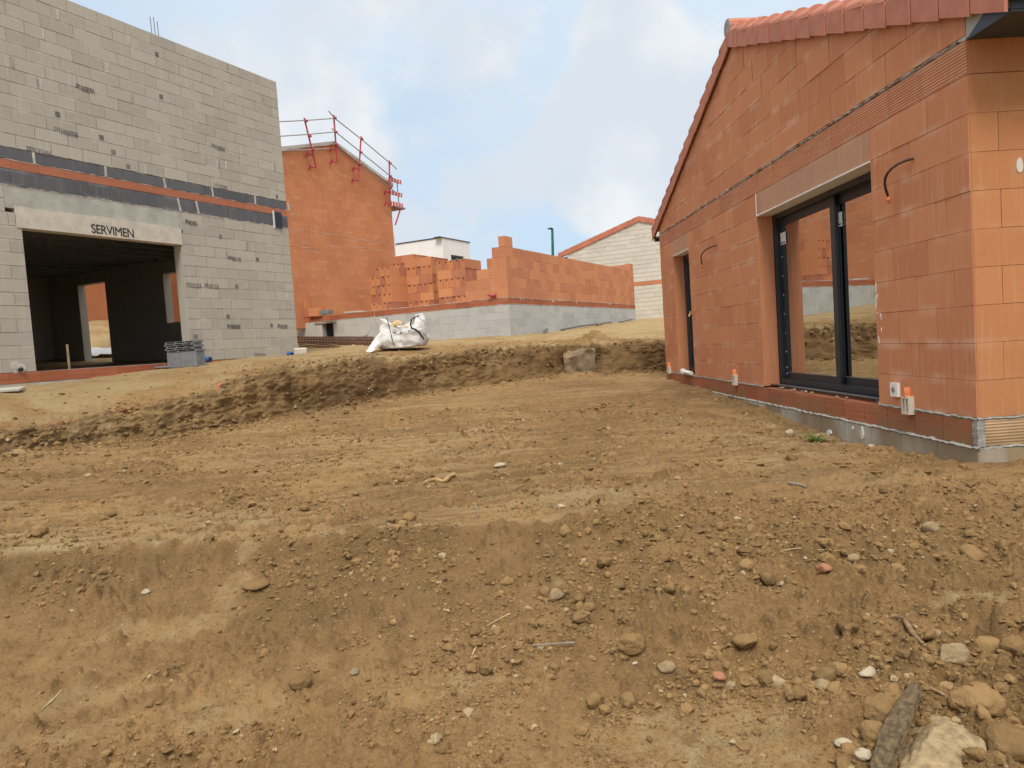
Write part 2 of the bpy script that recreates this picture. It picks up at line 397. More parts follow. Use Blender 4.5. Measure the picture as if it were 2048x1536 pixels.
# ------------------------------------------------------------------ numpy noise
def _h(ix, iy, s):
    h = (ix.astype(np.int64)*374761393 + iy.astype(np.int64)*668265263 + s*1442695041) & 0xffffffff
    h = ((h ^ (h >> 13))*1274126177) & 0xffffffff
    h = ((h ^ (h >> 16))*2246822519) & 0xffffffff
    return ((h ^ (h >> 15)) & 0xffffff)/float(0x1000000)
def gn(x, y, s=0):
    ix = np.floor(x); iy = np.floor(y); fx = x-ix; fy = y-iy
    u = fx*fx*fx*(fx*(fx*6-15)+10); v = fy*fy*fy*(fy*(fy*6-15)+10); o = 0
    def g(dx, dy):
        a = _h(ix+dx, iy+dy, s)*2*np.pi
        return np.cos(a)*(fx-dx)+np.sin(a)*(fy-dy)
    return 1.5*((g(0, 0)*(1-u)+g(1, 0)*u)*(1-v)+(g(0, 1)*(1-u)+g(1, 1)*u)*v)
def fbm(x, y, s=0, o=4, g=.5):
    t = 0; a = 1.
    for i in range(o): t = t+a*gn(x*2**i, y*2**i, s+i*17); a *= g
    return t
def lumps(x, y, cell, s=0, dens=.6, rmin=.25, rmax=.55):
    """height field of half-buried lumps, one per cell"""
    X = x/cell; Y = y/cell; ix = np.floor(X); iy = np.floor(Y); out = np.zeros_like(X)
    for dx in (-1, 0, 1):
        for dy in (-1, 0, 1):
            cx = ix+dx; cy = iy+dy
            px = cx+_h(cx, cy, s); py = cy+_h(cx, cy, s+1)
            r = (rmin+(rmax-rmin)*_h(cx, cy, s+2)**2)*(_h(cx, cy, s+3) < dens)
            e = .7+.6*_h(cx, cy, s+4)
            d2 = ((X-px)*e)**2+((Y-py)/e)**2
            out = np.maximum(out, np.maximum(0, r*r-d2)/(r+1e-6)*1.05)
    return out*cell
def sstep(x, a, b):
    t = np.clip((x-a)/(b-a), 0, 1); return t*t*(3-2*t)

# ------------------------------------------------------------------ terrain
def RP(d, e): return P + dR*d + eR*e
class RBF:
    def __init__(s, pts):
        p = np.array(pts, float); s.c = p[:, :2]; n = len(p)
        A = np.hypot(p[:, None, 0]-p[None, :, 0], p[:, None, 1]-p[None, :, 1])
        B = np.zeros((n+1, n+1)); B[:n, :n] = A+np.eye(n)*1e-6; B[:n, n] = 1; B[n, :n] = 1
        s.w = np.linalg.solve(B, np.append(p[:, 2], 0))
    def __call__(s, x, y):
        o = np.full(np.shape(x), s.w[-1])
        for (a, b), w in zip(s.c, s.w): o = o+w*np.hypot(x-a, y-b)
        return o
# bank foot and lip: (angle deg, radius, z)
foot = [(-60, 8.0, -.82), (-45, 8.8, -.84), (-35.5, 9.5, -.86), (-33.9, 9.45, -.87), (-29.9, 10.07, -.9), (-25.9, 10.0, -.92), (-21.8, 10.68, -.93), (-19.4, 11.26, -.92), (-15, 11.66, -.92),
        (-10.4, 13.2, -.9), (-6.9, 13.9, -.88), (-2.94, 14.8, -.86), (1.04, 15.6, -.84), (3.6, 16.3, -.82), (4.5, 17.0, -.8), (6.3, 17.0, -.82), (7.2, 16.5, -.86), (12, 16.6, -.92), (20, 17.5, -.95), (30, 19, -1.), (60, 24, -1.)]
lipang = [-60, -45, -35.41, -33.79, -31.21, -28.79, -25.62, -23.3, -21.55, -19.04, -16.13, -12.42, -8.6, -4.7, -.75, 1.63, 4.37, 7.12, 9.43, 12.09, 20, 30, 60]
lipsl = [-.06, -.06, -.0607, -.0615, -.0554, -.0491, -.0422, -.0385, -.0262, -.0134, -.0066, -.0047, -.0062, -.0055, -.0025, -.0008, -.006, -.0045, -.007, -.010, -.006, 0., 0.]
liw = [.35, .35, .4, .4, .45, .5, .55, .6, .7, .75, .8, .8, .75, .75, .75, .8, .7, .8, .85, .9, .9, .9, .9]
fa = np.array(foot)
def rb_of(th): return np.interp(th, fa[:, 0], fa[:, 1]) + .10*gn(th*.9, th*0+3.3, 5) + .06*gn(th*1.6, th*0+1.3, 6)
def rt_of(th): return np.interp(th, fa[:, 0], fa[:, 1]) + np.interp(th, lipang, liw)*.85 + .12*gn(th*1.3, th*0+7.7, 8) + .06*gn(th*1.7, th*0+2.2, 9)
def zt_of(th): return np.interp(th, lipang, lipsl)*rt_of(th) + .035*gn(th*2.2, th*0+9.1, 12) + .02*gn(th*2.7, th*0+4.4, 13)
def zb_pts():
    o = []
    for a, r, z in foot: o.append((r*math.sin(math.radians(a)), r*math.cos(math.radians(a)), z))
    for d, e, z in ((-.43, -.05, -1.1), (0, -.05, -1.11), (1.0, -.06, -1.16), (1.91, -.06, -1.2), (3.2, -.06, -1.13), (4.12, -.06, -1.055), (5.2, -.06, -1.02), (6.21, -.06, -1.0), (7.6, -.06, -.95), (9.29, -.06, -.92),
                    (-.05, 1., -1.13), (-.05, 4, -1.15), (-1, 5, -1.17)):
        p = RP(d, e); o.append((p[0], p[1], z))
    o += [(-3.0, 4.5, -1.0), (-1.57, 4.5, -1.05), (0, 4.5, -1.07), (1.5, 4.6, -1.09), (-4.5, 5, -.98), (-7, 5, -.92), (-2, 7, -.98), (1, 7.5, -1.04), (1, 11, -.96), (-1, 10, -.94)]
    return o
ZB = RBF(zb_pts())
zp = []
for a in (-45, -35, -31, -28, -25, -22, -19, -16, -12.4, -8.6, -4.7, -.75, 2, 5, 8, 12, 20, 30):
    r = float(np.interp(a, fa[:, 0], fa[:, 1])+np.interp(a, lipang, liw)); z = float(np.interp(a, lipang, lipsl))*r
    zp.append((r*math.sin(math.radians(a)), r*math.cos(math.radians(a)), z))
def QP(u, t): return Q + dL*u - eL*t
for u, t, z in ((-8, -.1, -.2), (-6.07, -.1, -.16), (-4.6, -.1, -.12), (-3.6, -.1, -.05), (-2.42, -.1, .01), (-1.2, -.1, .05), (0, -.1, .06), (-8, 1, -.1), (0.3, 1.5, .1), (.6, 4.5, .22), (.8, 7, .3), (1.5, 8.5, .45), (-4, 4, -.2), (-7, 7, 0)):
    p = QP(u, t); zp.append((p[0], p[1], z))
for t, z in ((7.4, .62), (5.5, .45), (4, .32), (2.8, .24), (1.3, .22), (0, .2)):
    p = S - eL*t - dL*.1; zp.append((p[0], p[1], z))
for u, z in ((2.3, .24), (5, .36), (8, .48), (11.6, .6)):
    p = S + dL*u + eL*.1; zp.append((p[0], p[1], z))
zp += [(-2.6, 15.6, .03), (-4.2, 17.5, .14), (-5.5, 20, .42), (2.5, 20, .13), (4, 20.5, .12), (6.5, 22, .2), (6.6, 34, .72), (12, 31, .72), (2, 37, .75), (-15.3, 26.9, 1.88), (-12.3, 22.2, .75), (-10.8, 19.9, .32), (-13.3, 24, 1.3), (10, 24, .3),
       (-20, 40, 2.2), (-5, 45, 1.2), (8, 48, 1.), (30, 40, 1.), (-25, 20, 1.2), (60, 60, 1.2), (-60, 60, 3), (0, 120, 2), (25, 22, .3)]
ZP = RBF(zp)

pads = []      # pale compacted pads in the foreground: (x, y, rx, ry, rot)
for (px, z, rx, ry, ro) in (((395, 1318), -1.5, .24, .085, .22), ((465, 1435), -1.55, .21, .15, .1), ((900, 1392), -1.54, .25, .075, .1), ((1395, 1480), -1.57, .40, .20, -.1), ((150, 1440), -1.56, .30, .07, .2),
                            ((240, 1330), -1.5, .2, .06, .2), ((1115, 1190), -1.36, .04, .03, 0), ((503, 1160), -1.27, .06, .08, 0), ((470, 1235), -1.38, .09, .15, -.2), ((90, 1500), -1.58, .3, .06, .2), ((1500, 1530), -1.6, .26, .10, .1), ((1950, 1195), -1.34, .2, .06, 0)):
    d = ray(*px); p = d*(z/d[2]); pads.append((p[0], p[1], rx, ry, ro))

def build_ground():
    th_m = np.linspace(-41, 41, 880)
    th = np.concatenate([np.linspace(-176, -76, 26), np.linspace(-75, -41.3, 110), th_m, np.linspace(41.3, 75, 110), np.linspace(76, 176, 26)])
    rb = rb_of(np.clip(th, -60, 60)); rt = rt_of(np.clip(th, -60, 60)); zt = zt_of(np.clip(th, -60, 60))
    behind = sstep(np.abs(th), 62, 100)            # away from the picture the cut just fades out
    n0, n1, n2, n3, n4 = 24, 580, 120, 130, 14
    R = []
    for s in np.linspace(0, 1, n0, endpoint=False): R.append(np.full_like(th, .25*(1.9/.25)**s))
    pw = .55
    for s in np.linspace(0, 1, n1, endpoint=False): R.append(((1-s)*1.9**-pw+s*rb**-pw)**(-1/pw))
    for s in np.linspace(0, 1, n2, endpoint=False): R.append(rb+(rt-rb)*s)
    for s in np.linspace(0, 1, n3, endpoint=False): R.append(((1-s)*rt**-1.+s*60**-1.)**(-1.))
    for s in np.linspace(0, 1, n4): R.append(np.full_like(th, 60.*(900/60)**s))
    R = np.array(R); T = np.radians(th)[None, :]
    X = R*np.sin(T); Y = R*np.cos(T); nr, nc = R.shape
    THD = np.broadcast_to(th[None, :], R.shape)
    # --- platform
    zb = ZB(X, Y)
    crest = 4.24+.05*X+.05*gn(X*1.7, X*0, 31)+.035*gn(X*5., X*0+.5, 32)+.02*gn(X*16., X*0+.5, 33)
    leftness = 1-sstep(X, .1, 1.6)
    sy = np.interp(Y, [0., 2.0, 2.8, 3.2, 3.6, 3.95, 4.1], [-1.66, -1.64, -1.585, -1.5, -1.36, -1.2, -1.13])
    shift = crest-4.24
    syl = np.interp(Y-shift, [0., 2.0, 2.8, 3.2, 3.6, 3.95, 4.12, 4.19, 4.225, 4.3], [-1.66, -1.64, -1.585, -1.50, -1.375, -1.235, -1.155, -1.115, -1.07, -1.03])
    syr = np.interp(Y, [0., 2., 2.6, 3.2, 4.0, 4.8, 5.4], [-1.66, -1.63, -1.52, -1.4, -1.25, -1.13, -1.0])
    near = syl*leftness+syr*(1-leftness)
    wl = sstep(Y-shift, 4.32, 4.2); wr = sstep(Y, 5.3, 4.3)
    w = wl*leftness+wr*(1-leftness)
    plat = np.where(w > 0, zb*(1-w)+np.minimum(near, zb)*w, zb)
    onslope = w
    # --- plateau
    zpl = ZP(np.clip(X, -70, 70), np.clip(Y, -40, 120))
    # blend: row index based
    tb = np.clip((R-rb)/(rt-rb), 0, 1)
    fz = np.interp(np.clip(THD, -60, 60), fa[:, 0], fa[:, 2])
    prof = np.interp(tb, [0, .12, .28, .45, .62, .82, 1.], [0, .08, .40, .72, .89, .97, 1.])
    inb = (R >= rb) & (R <= rt)
    blendtop = sstep(R, rt, rt+1.1)
    zpl2 = zt*(1-blendtop)+zpl*blendtop
    Z = np.where(R < rb, plat, np.where(inb, plat*(1-prof)+zt*prof, zpl2))
    Z = Z*(1-behind)+(-1.3)*behind
    det = np.clip(1-R/40., .0, 1)*(1-behind)*(1-.7*sstep(np.abs(THD), 45, 70))
    pl = (R < rb)
    # --- relief
    ca, sa = math.cos(.16), math.sin(.16)
    U = X*ca+Y*sa; W = -X*sa+Y*ca
    trac = fbm(U*.35+.2*gn(X*.6, Y*.6, 3), W*3.2, 41, 4, .6)
    rough = np.clip(.85+.8*fbm(X*.8, Y*.8, 51, 3), 0.12, 1.8)
    padm = np.zeros_like(X)
    for (a, b, rx, ry, ro) in pads:
        c, s_ = math.cos(ro), math.sin(ro); du = ((X-a)*c+(Y-b)*s_)/rx; dv = (-(X-a)*s_+(Y-b)*c)/ry
        q = du*du+dv*dv + .9*fbm(X*7, Y*7, 61, 4)
        padm = np.maximum(padm, 1-sstep(q, .1, 1.8))
    rightrub = sstep(X, .0, .9)*sstep(Y, 4.6, 3.4)
    rough = rough*(1-.8*padm)*(1+.6*rightrub)
    smear = sstep(trac, .12, .5)*(1-onslope)
    rough = rough*(1-.65*smear)
    trac2 = fbm(U*.45+.1*gn(X, Y, 4), W*11, 45, 4, .6)
    d = (.012*trac+.017*trac2*sstep(rough, 1.3, .5))*(1-onslope*.8) + .028*fbm(X*1.1, Y*1.1, 71, 4)
    d = d + rough*(.020*fbm(X*6, Y*6, 81, 4) + .5*lumps(X, Y, .16, 91, .5) + 1.0*lumps(X, Y, .08, 101, .6) + .75*lumps(X+3, Y, .046, 111, .6)*(R < 6) + .4*rightrub*lumps(X, Y, .26, 115, .4) + .0022*fbm(X*40, Y*40, 121, 2)*(R < 8))
    d = d + rough*.25*lumps(X, Y, .021, 131, .7)*sstep(R, 3.6, 3.0)
    lipz = np.exp(-((Y-crest+.09)/.10)**2)*leftness
    d = d + lipz*(.8*lumps(X, Y, .13, 135, .6)+.9*lumps(X, Y, .06, 137, .7)+.03*fbm(X*8, Y*8, 139, 3))
    # cracked clay on the pads
    ck = np.abs(gn(X*5+.3*gn(X*14, Y*14, 2), Y*26, 141)); d = d - .012*padm*sstep(ck, .10, .0)
    # plateau relief
    pr = np.clip(.7+.6*fbm(X*.5, Y*.5, 151, 2), .1, 1.4)
    dp = .03*fbm(X*.7, Y*.7, 161, 4)+pr*(.022*fbm(X*4, Y*4, 171, 4)+.012*fbm(U*.8, W*5, 178, 3)+.5*lumps(X, Y, .05, 179, .5)*(R < 22)+.5*lumps(X, Y, .2, 181, .35)*sstep(R, rt+2.2, rt)+.3*lumps(X, Y, .09, 185, .4)*sstep(R, rt+2.5, rt))
    # mound of spoil on the far lip
    mx, my = ray(1185, 665)[0]*17.9, 17.9
    dp = dp + .44*np.exp(-(((X-mx)/.36)**2+((Y-my)/.36)**2)**.8)*(1+.3*fbm(X*5, Y*5, 6, 3))
    # low soil heap behind the bag / in front of the rods
    hx, hy = ray(705, 695)[0]*16.3, 16.3
    dp = dp + .16*np.exp(-(((X-hx)/.5)**2+((Y-hy)/.4)**2))*(1+.5*fbm(X*5, Y*5, 8, 3))
    Z = Z + np.where(pl, d*det, np.where(inb, 0, dp*det))
    # --- bank face: pushed along its normal by broken-earth noise
    wb = np.sin(np.pi*np.clip(tb, 0, 1))**.45*inb
    A = np.radians(THD)*R            # arc length along the face
    Zs = Z
    ch = fbm(A*1.4, Zs*1.6, 201, 3)*.12
    ridg = .065*(.5-np.abs(fbm(A*4.5+.5*gn(A*2, Zs*3, 4), Zs*4.2, 211, 4)))
    fine = .035*fbm(A*12, Zs*12, 221, 3)+.55*lumps(A, Zs, .13, 231, .4)+.8*lumps(A, Zs+5, .065, 241, .5)
    leftb = 1-sstep(THD, -24, -15)
    calm = (1-.75*leftb)*sstep(fbm(A*.7, Zs*1.4, 251, 2), -.12, .3)*.88*sstep(tb, .97, .8)
    disp = (ch+(ridg+fine)*(1-calm))*wb
    X = X-np.sin(T)*disp*.95; Y = Y-np.cos(T)*disp*.95; Z = Z+disp*.35
    # loose crumbs at the foot
    ft = np.exp(-((R-rb+.18)/.22)**2)*(R < rb+.1)
    Z = Z+ft*(.03+.6*lumps(X, Y, .14, 261, .55)+.5*lumps(X, Y, .07, 271, .6))*(1-behind)
    # --- colour masks: r dry sand, g darker earth (damp by the house), b paint
    n1 = fbm(X*.6, Y*.6, 301, 4)
    sand = np.zeros_like(X); dark = np.zeros_like(X); paint = np.zeros_like(X)
    platsand = .42*sstep(trac+.8*trac2, .1, .6)*(1-onslope)*sstep(R, 3., 5.)+.3*sstep(n1, .1, .6)*(R > 4)*(1-onslope)+.0*(1-onslope)
    strip_ = np.exp(-(((Y-crest)-.07)/.032)**2)*leftness*sstep(X, .9, .0)*.9*np.clip(.8+.7*fbm(X*2.3, Y*8, 355, 3), 0, 1)
    platsand = np.maximum(platsand, strip_)
    platsand = np.maximum(platsand, padm*.62*np.clip(.75+1.1*fbm(X*11, Y*11, 63, 4), .0, 1.3))
    platdark = onslope*(.30*sstep(Y-shift, 3.0, 3.9)+.10-.3*padm)*(.35+.65*leftness)*np.clip(.8+n1, 0, 1.2)+.25*sstep(n1, .0, -.5)+.35*sstep(trac2, -.05, -.45)*(1-onslope)
    upper = np.clip(.90-.55*sstep(fbm(X*.9, Y*.9, 311, 4), -.1, .5)-.25*sstep(trac2, .0, .5)+.6*sstep(R, 18, 23)*sstep(THD, 2, 6)+.2*sstep(R, 17, 22), 0, 1.1)
    rightness = sstep(THD, 2.5, 5)
    hb = np.clip(tb+.18*fbm(A*2.2, Zs*3, 321, 3), 0, 1)
    leftb = 1-sstep(THD, -24, -15)
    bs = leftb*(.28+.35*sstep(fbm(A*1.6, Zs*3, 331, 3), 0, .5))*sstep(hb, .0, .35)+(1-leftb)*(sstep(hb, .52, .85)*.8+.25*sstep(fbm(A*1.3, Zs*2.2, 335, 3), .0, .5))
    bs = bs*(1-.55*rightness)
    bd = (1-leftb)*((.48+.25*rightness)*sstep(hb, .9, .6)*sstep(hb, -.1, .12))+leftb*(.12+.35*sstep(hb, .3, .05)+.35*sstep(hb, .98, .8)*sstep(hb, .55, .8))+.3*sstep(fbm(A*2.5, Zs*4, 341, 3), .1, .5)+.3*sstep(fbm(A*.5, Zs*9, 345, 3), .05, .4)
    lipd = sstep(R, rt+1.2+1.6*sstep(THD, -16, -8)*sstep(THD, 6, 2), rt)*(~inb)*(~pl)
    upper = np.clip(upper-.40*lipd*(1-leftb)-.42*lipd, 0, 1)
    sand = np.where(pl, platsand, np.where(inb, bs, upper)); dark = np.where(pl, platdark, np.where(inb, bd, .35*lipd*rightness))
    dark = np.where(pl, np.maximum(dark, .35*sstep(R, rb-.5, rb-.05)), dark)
    hd = (X-P[0])*dR[0]+(Y-P[1])*dR[1]; he = -((X-P[0])*eR[0]+(Y-P[1])*eR[1])
    damp = sstep(he, 2.6, .3)*sstep(hd, 2.4, 4.2)*sstep(hd, 9.5, 6.5)*pl
    dark = np.maximum(dark, damp*(.25+.5*sstep(fbm(X*2, Y*2, 361, 3), -.3, .4)))
    lime = np.exp(-(((hd-3.0)/.9)**2+((he-.42-.12*(hd-3.0))/.13)**2))*pl*sstep(fbm(X*9, Y*9, 365, 3), -.3, .2)
    sand = np.maximum(sand, lime*1.0); dark = dark*(1-lime)
    for (tc, hw) in ((-25.6, .9), (-28.6, 1.1), (-32.4, .7), (-22.0, .35)):
        paint = np.maximum(paint, np.exp(-((THD-tc)/hw)**4)*np.exp(-((R-rt-.02)/.09)**2)*sstep(gn(A*6, R*3, 351), -.25, .15))
    me = bpy.data.meshes.new('ground')
    verts = np.stack([X, Y, Z], -1).reshape(-1, 3)
    i = np.arange(nr*nc).reshape(nr, nc)
    q = np.stack([i[:-1, :-1], i[:-1, 1:], i[1:, 1:], i[1:, :-1]], -1).reshape(-1, 4)[:, ::-1]
    # close the seam behind the camera
    seam = np.stack([i[:-1, -1], i[:-1, 0], i[1:, 0], i[1:, -1]], -1)[:, ::-1]
    q = np.concatenate([q, seam])
    me.vertices.add(len(verts)); me.vertices.foreach_set('co', verts.ravel())
    me.loops.add(q.size); me.loops.foreach_set('vertex_index', q.ravel().astype(np.int32))
    me.polygons.add(len(q)); me.polygons.foreach_set('loop_start', (np.arange(len(q))*4).astype(np.int32))
    try: me.polygons.foreach_set('loop_total', np.full(len(q), 4, np.int32))
    except Exception: pass
    me.polygons.foreach_set('use_smooth', np.ones(len(q), bool))
    ca_ = me.color_attributes.new('Col', 'FLOAT_COLOR', 'POINT')
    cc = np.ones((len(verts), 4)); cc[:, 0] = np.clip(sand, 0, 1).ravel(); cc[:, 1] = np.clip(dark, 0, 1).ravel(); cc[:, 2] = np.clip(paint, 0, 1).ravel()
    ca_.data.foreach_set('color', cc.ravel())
    me.update(calc_edges=True); me.validate()
    me.materials.append(M['soil'])
    o = bpy.data.objects.new('ground', me); COL.objects.link(o); o['kind'] = 'structure'
    return th, R, Z
TH, GR, GZ = build_ground()
def gz(x, y):
    t = math.degrees(math.atan2(x, y)); r = math.hypot(x, y)
    j = int(np.clip(np.searchsorted(TH, t), 1, len(TH)-1)); j = j if abs(TH[j]-t) < abs(TH[j-1]-t) else j-1
    return float(np.interp(r, GR[:, j], GZ[:, j]))
def gpx(px, py):
    """point of the ground seen at a photo pixel"""
    d = ray(px, py); t = 1.6; prev = t
    while t < 60:
        if d[2]*t < gz(d[0]*t, t): break
        prev = t; t *= 1.012
    a, b = prev, t
    for _ in range(14):
        m = (a+b)/2
        if d[2]*m < gz(d[0]*m, m): b = m
        else: a = m
    return d*b
#SPLIT
# ------------------------------------------------------------------ brick house on the right
def build_right_house():
    T = thing('brick_house', 'bare orange clay brick house with gable roof and black sliding window, at right', 'house', (P[0], P[1], -1.1))
    fg = Frame(P, dR, -eR); ff = Frame(P, eR, -dR)
    rows = [(-.77+.273*k, -.77+.273*(k+1)) for k in range(9)]
    HOL = [(1.335, 4.1, -.78, 1.70), (7.28, 8.32, -.78, 1.70)]
    LG = 9.3
    # gable wall
    mb = MB()
    courses(mb, fg, .004, LG, rows, HOL, L=.5, gap=.004, joint=.006, thick=.2, jit=.003)
    top = [(1.962+.273*k, 1.962+.273*(k+1)) for k in range(7)]
    hf = [(-.354, 1, 1.94+.354*.43+.03), (.374, 1, 3.80+.374*4.74)]
    courses(mb, fg, .004, LG, top, (), L=.5, gap=.005, joint=.006, thick=.2, halfs=hf, jit=.004)
    mb.build('gable_wall', 'brick', T)
    # front wall
    mb = MB(); courses(mb, ff, .0088, 7.0, rows[:], [(4.2, 5.4, 0, 1.42)], L=.5, gap=.004, joint=.006, thick=.2, jit=.0015)
    mb.build('front_wall', 'brick_front', T)
    mb = MB(); courses(mb, ff, .0088, 7, [(1.69, 1.93)], (), L=.5, gap=.004, jit=.001); mb.build('front_top_course', 'brick_front', T)
    mb = MB(); courses(mb, fg, .004, LG, [(1.69, 1.932)], (), L=.5, gap=.004, jit=.002); mb.build('ribbed_course', 'brick_rib', T)
    # rear and far walls, slab, ceiling: plain masonry that closes the house
    mb = MB()
    fb = Frame(P+dR*LG, eR, dR); fr2 = Frame(P+eR*7, dR, eR)
    mb.rect(fb, .2, 7, -.77, 1.93, -.2, 0); mb.rect(fr2, .2, LG-.2, -.77, 1.93, -.2, 0)
    mb.rect(fr2, .2, LG-.2, -1.2, -.772, -6.8, -.2)
    mb.rect(fr2, .2, LG-.2, 1.935, 1.99, -6.8, -.2)
    mb.build('rear_wall', 'brick_far', T)
    # base course + mortar + footing
    mb = MB(); courses(mb, fg, .05, LG+.01, [(-.985, -.79)], (), L=.4, gap=.012, joint=.004, thick=.2, jit=.001, ends=lambda k: (.05, LG+.01)); mb.build('base_course', 'brick_base', T)
    mb = MB(); courses(mb, ff, .03, 7, [(-.985, -.79)], (), L=.5, gap=.006, joint=.004, jit=.001); mb.build('front_base_course', 'brick_tan', T)
    mb = MB(); courses(mb, fg, -.012, LG, [(-1.6, -1.4), (-1.4, -1.2), (-1.2, -1.0)], (), L=.5, gap=.010, joint=.005, thick=.22, jit=.002)
    for q in range(len(mb.v)): mb.v[q] = tuple(np.array(mb.v[q])-eR*.014)
    mb.build('foundation', 'block', T)
    mb = MB(); courses(mb, ff, -.012, 7, [(-1.6, -1.4), (-1.4, -1.2), (-1.2, -1.0)], (), L=.42, gap=.010, joint=.005, thick=.22, jit=.002)
    mb.build('front_foundation', 'block_yellow', T)
    mb = MB()
    strip(mb, fg, -.0, 1.34, -.795, -.765, .006, .007, .04, 1); strip(mb, fg, 4.1, LG, -.795, -.765, .005, .006, .05, 2)
    strip(mb, fg, -.02, LG, -1.008, -.978, .02, .008, .04, 3); strip(mb, fg, .1, LG, 1.934, 1.960, .004, .009, .05, 4)
    strip(mb, ff, .0, 5, -.795, -.768, .005, .006, .04, 5); strip(mb, ff, -.01, 5, -1.01, -.98, .006, .009, .04, 6)
    fv = Frame(P, V(0, 0, 1), -eR)
    for k in range(9):
        z = -.985+.195*k/9
        mb.prism(fg, [(-.008+random.uniform(0, .006), z), (.052+random.uniform(-.01, .012), z), (.052+random.uniform(-.01, .012), z+.0217), (-.008, z+.0217)], -.05, .004+random.uniform(0, .006))
    mb.build('mortar_bed', 'mortar', T)
    # roller-shutter boxes over the openings
    for (a, b) in ((1.335, 4.1), (7.28, 8.32)):
        mb = MB(); courses(mb, fg, a, b, [(1.415, 1.688)], (), L=.5, gap=.003, joint=.003, thick=.28, jit=.0008)
        o = mb.build('shutter_box', 'shutter_clay', T)
        mb = MB(); mb.rect(fg, a, b, 1.400, 1.4145, -.29, .008); mb.rect(fg, b-.008, b+.004, 1.4146, 1.687, -.02, .006) if a < 2 else None
        mb.build('edge_trim', 'white_pvc', o)
    # --- big sliding window
    def sash(mb, fr, a, b, z0, z1, w, d0, d1, wb=None):
        wb = wb or w
        mb.rect(fr, a, a+w, z0, z1, d0, d1); mb.rect(fr, b-w, b, z0, z1, d0, d1)
        mb.rect(fr, a+w, b-w, z0, z0+wb, d0+.001, d1-.002); mb.rect(fr, a+w, b-w, z1-w, z1, d0+.001, d1-.002)
    mb = MB(); a, b = 1.335, 4.1; z0, z1 = -.745, 1.40
    sash(mb, fg, a, b, z0, z1, .06, -.40, -.205)
    win = mb.build('sliding_window', 'dark_metal', T)
    for (p, q, d1) in ((2.58, 4.045, -.262), (1.39, 2.70, -.312)):
        mb = MB(); sash(mb, fg, p, q, z0+.056, z1-.056, .10, d1-.035, d1, .085)
        sh = mb.build('sash', 'dark_metal', win)
        mb = MB(); mb.rect(fg, p+.101, q-.101, z0+.056+.086, z1-.056-.101, d1-.028, d1-.012); mb.build('glass_pane', 'glass', win)
        mb = MB()
        mb.rect(fg, p+.101, q-.101, z0+.142, z0+.146, d1-.0019, d1+.002); mb.build('drip_edge', 'galv', win)
        x = q-.19
        mb = MB(); mb.rect(fg, x+.0, x+.16, 1.01, 1.16, d1+.0005, d1+.002); st = mb.build('sticker', 'white_pvc', win)
        mb = MB(); mb.rect(fg, x+.10, x+.145, 1.02, 1.048, d1+.0021, d1+.003); mb.rect(fg, x+.025, x+.08, 1.026, 1.042, d1+.0021, d1+.003); mb.build('sticker_print', 'ink', win)
        pads_ = [(q-.05, z) for z in (.86, .62, .38, .14, -.10, -.34, -.54, -.62)] + [(p+.16, z) for z in (.98, .68, -.18, -.42, -.60)]
        for (u, z) in pads_:
            mb = MB(); dd = d1 if u > q-.08 else d1-.0118
            mb.prism(fg, [(u+.009*math.cos(t*math.pi/4), z+.009*math.sin(t*math.pi/4)) for t in range(8)], dd+.0002, dd+.003); mb.build('spacer_pad', 'white_pvc', win)
    mb = MB()
    for k in range(4): mb.rect(fg, a, b, -.766+.004*k, -.757+.004*k, -.205+.045*k-.04, -.17+.045*k-.045)
    mb.build('sill_track', 'alu', win)
    R = random.Random(3)
    for k in range(16):
        u = R.uniform(1.4, 4.08); s = R.uniform(.006, .022); d = R.uniform(-.06, -.01); mb = MB()
        mb.prism(fg, [(u-s*1.6, -.772), (u+s*R.uniform(.8, 2.2), -.772), (u+s*.9, -.772+s*R.uniform(.3, .6)), (u-s*.8, -.772+s*R.uniform(.3, .7))], d-s, d+s*.3)
        mb.build('mortar_crumb', 'mortar', T)
    # --- narrow door window far along
    mb = MB(); sash(mb, fg, 7.28, 8.32, -.745, 1.40, .09, -.28, -.19); dw = mb.build('door_window', 'dark_metal', T)
    mb = MB(); mb.rect(fg, 7.372, 8.228, -.655, 1.31, -.245, -.232); mb.build('glass_pane', 'glass', dw)
    # --- roof
    ZR = 3.97; slope = .354
    def verge(mb, side):
        n = 15; d0, d1 = (-.46, 4.74) if side < 0 else (9.70, 4.74)
        for k in range(n):
            t0 = k/n; t1 = (k+1)/n-.0026
            a = d0+(d1-d0)*t0; b = d0+(d1-d0)*min(1, t1)
            zz = lambda u: 1.94+.354*(u+.43) if side < 0 else 1.92+.371*(9.67-u)
            pr = .05+.012*(1-0); low = .022
            hh = .20
            pts_lo = [(a, zz(a)-.012), (b, zz(b)+.004)]
            j = random.uniform(-.004, .004)
            for (dd0, dd1) in ((.034, .050+j),):
                poly = [(a, zz(a)-.014+j), (b, zz(b)+.002+j), (b, zz(b)+hh-.004), (a, zz(a)+hh+.016)]
                if side > 0: poly = poly[::-1]
                # flap tapers: lower end stands prouder
                c = [fg(poly[i][0], poly[i][1], dd1+(.006 if abs(poly[i][0]-a) < 1e-6 else 0.)) for i in range(4)]
                bk = [fg(poly[i][0], poly[i][1], dd0) for i in range(4)]
                mb.face(c); mb.face(bk[::-1])
                for i in range(4): i2 = (i+1) % 4; mb.face([bk[i], bk[i2], c[i2], c[i]])
            # rounded top of the verge tile
            ra, rb_ = .105, .09
            ringa = []; ringb = []
            for q in range(9):
                an = math.pi*q/8
                ringa.append(fg(a, zz(a)+hh+(-.004)+.125*math.sin(an), .062-.12+.12*math.cos(an)))
                ringb.append(fg(b, zz(b)+hh-.016+.088*math.sin(an), .046-.10+.10*math.cos(an)))
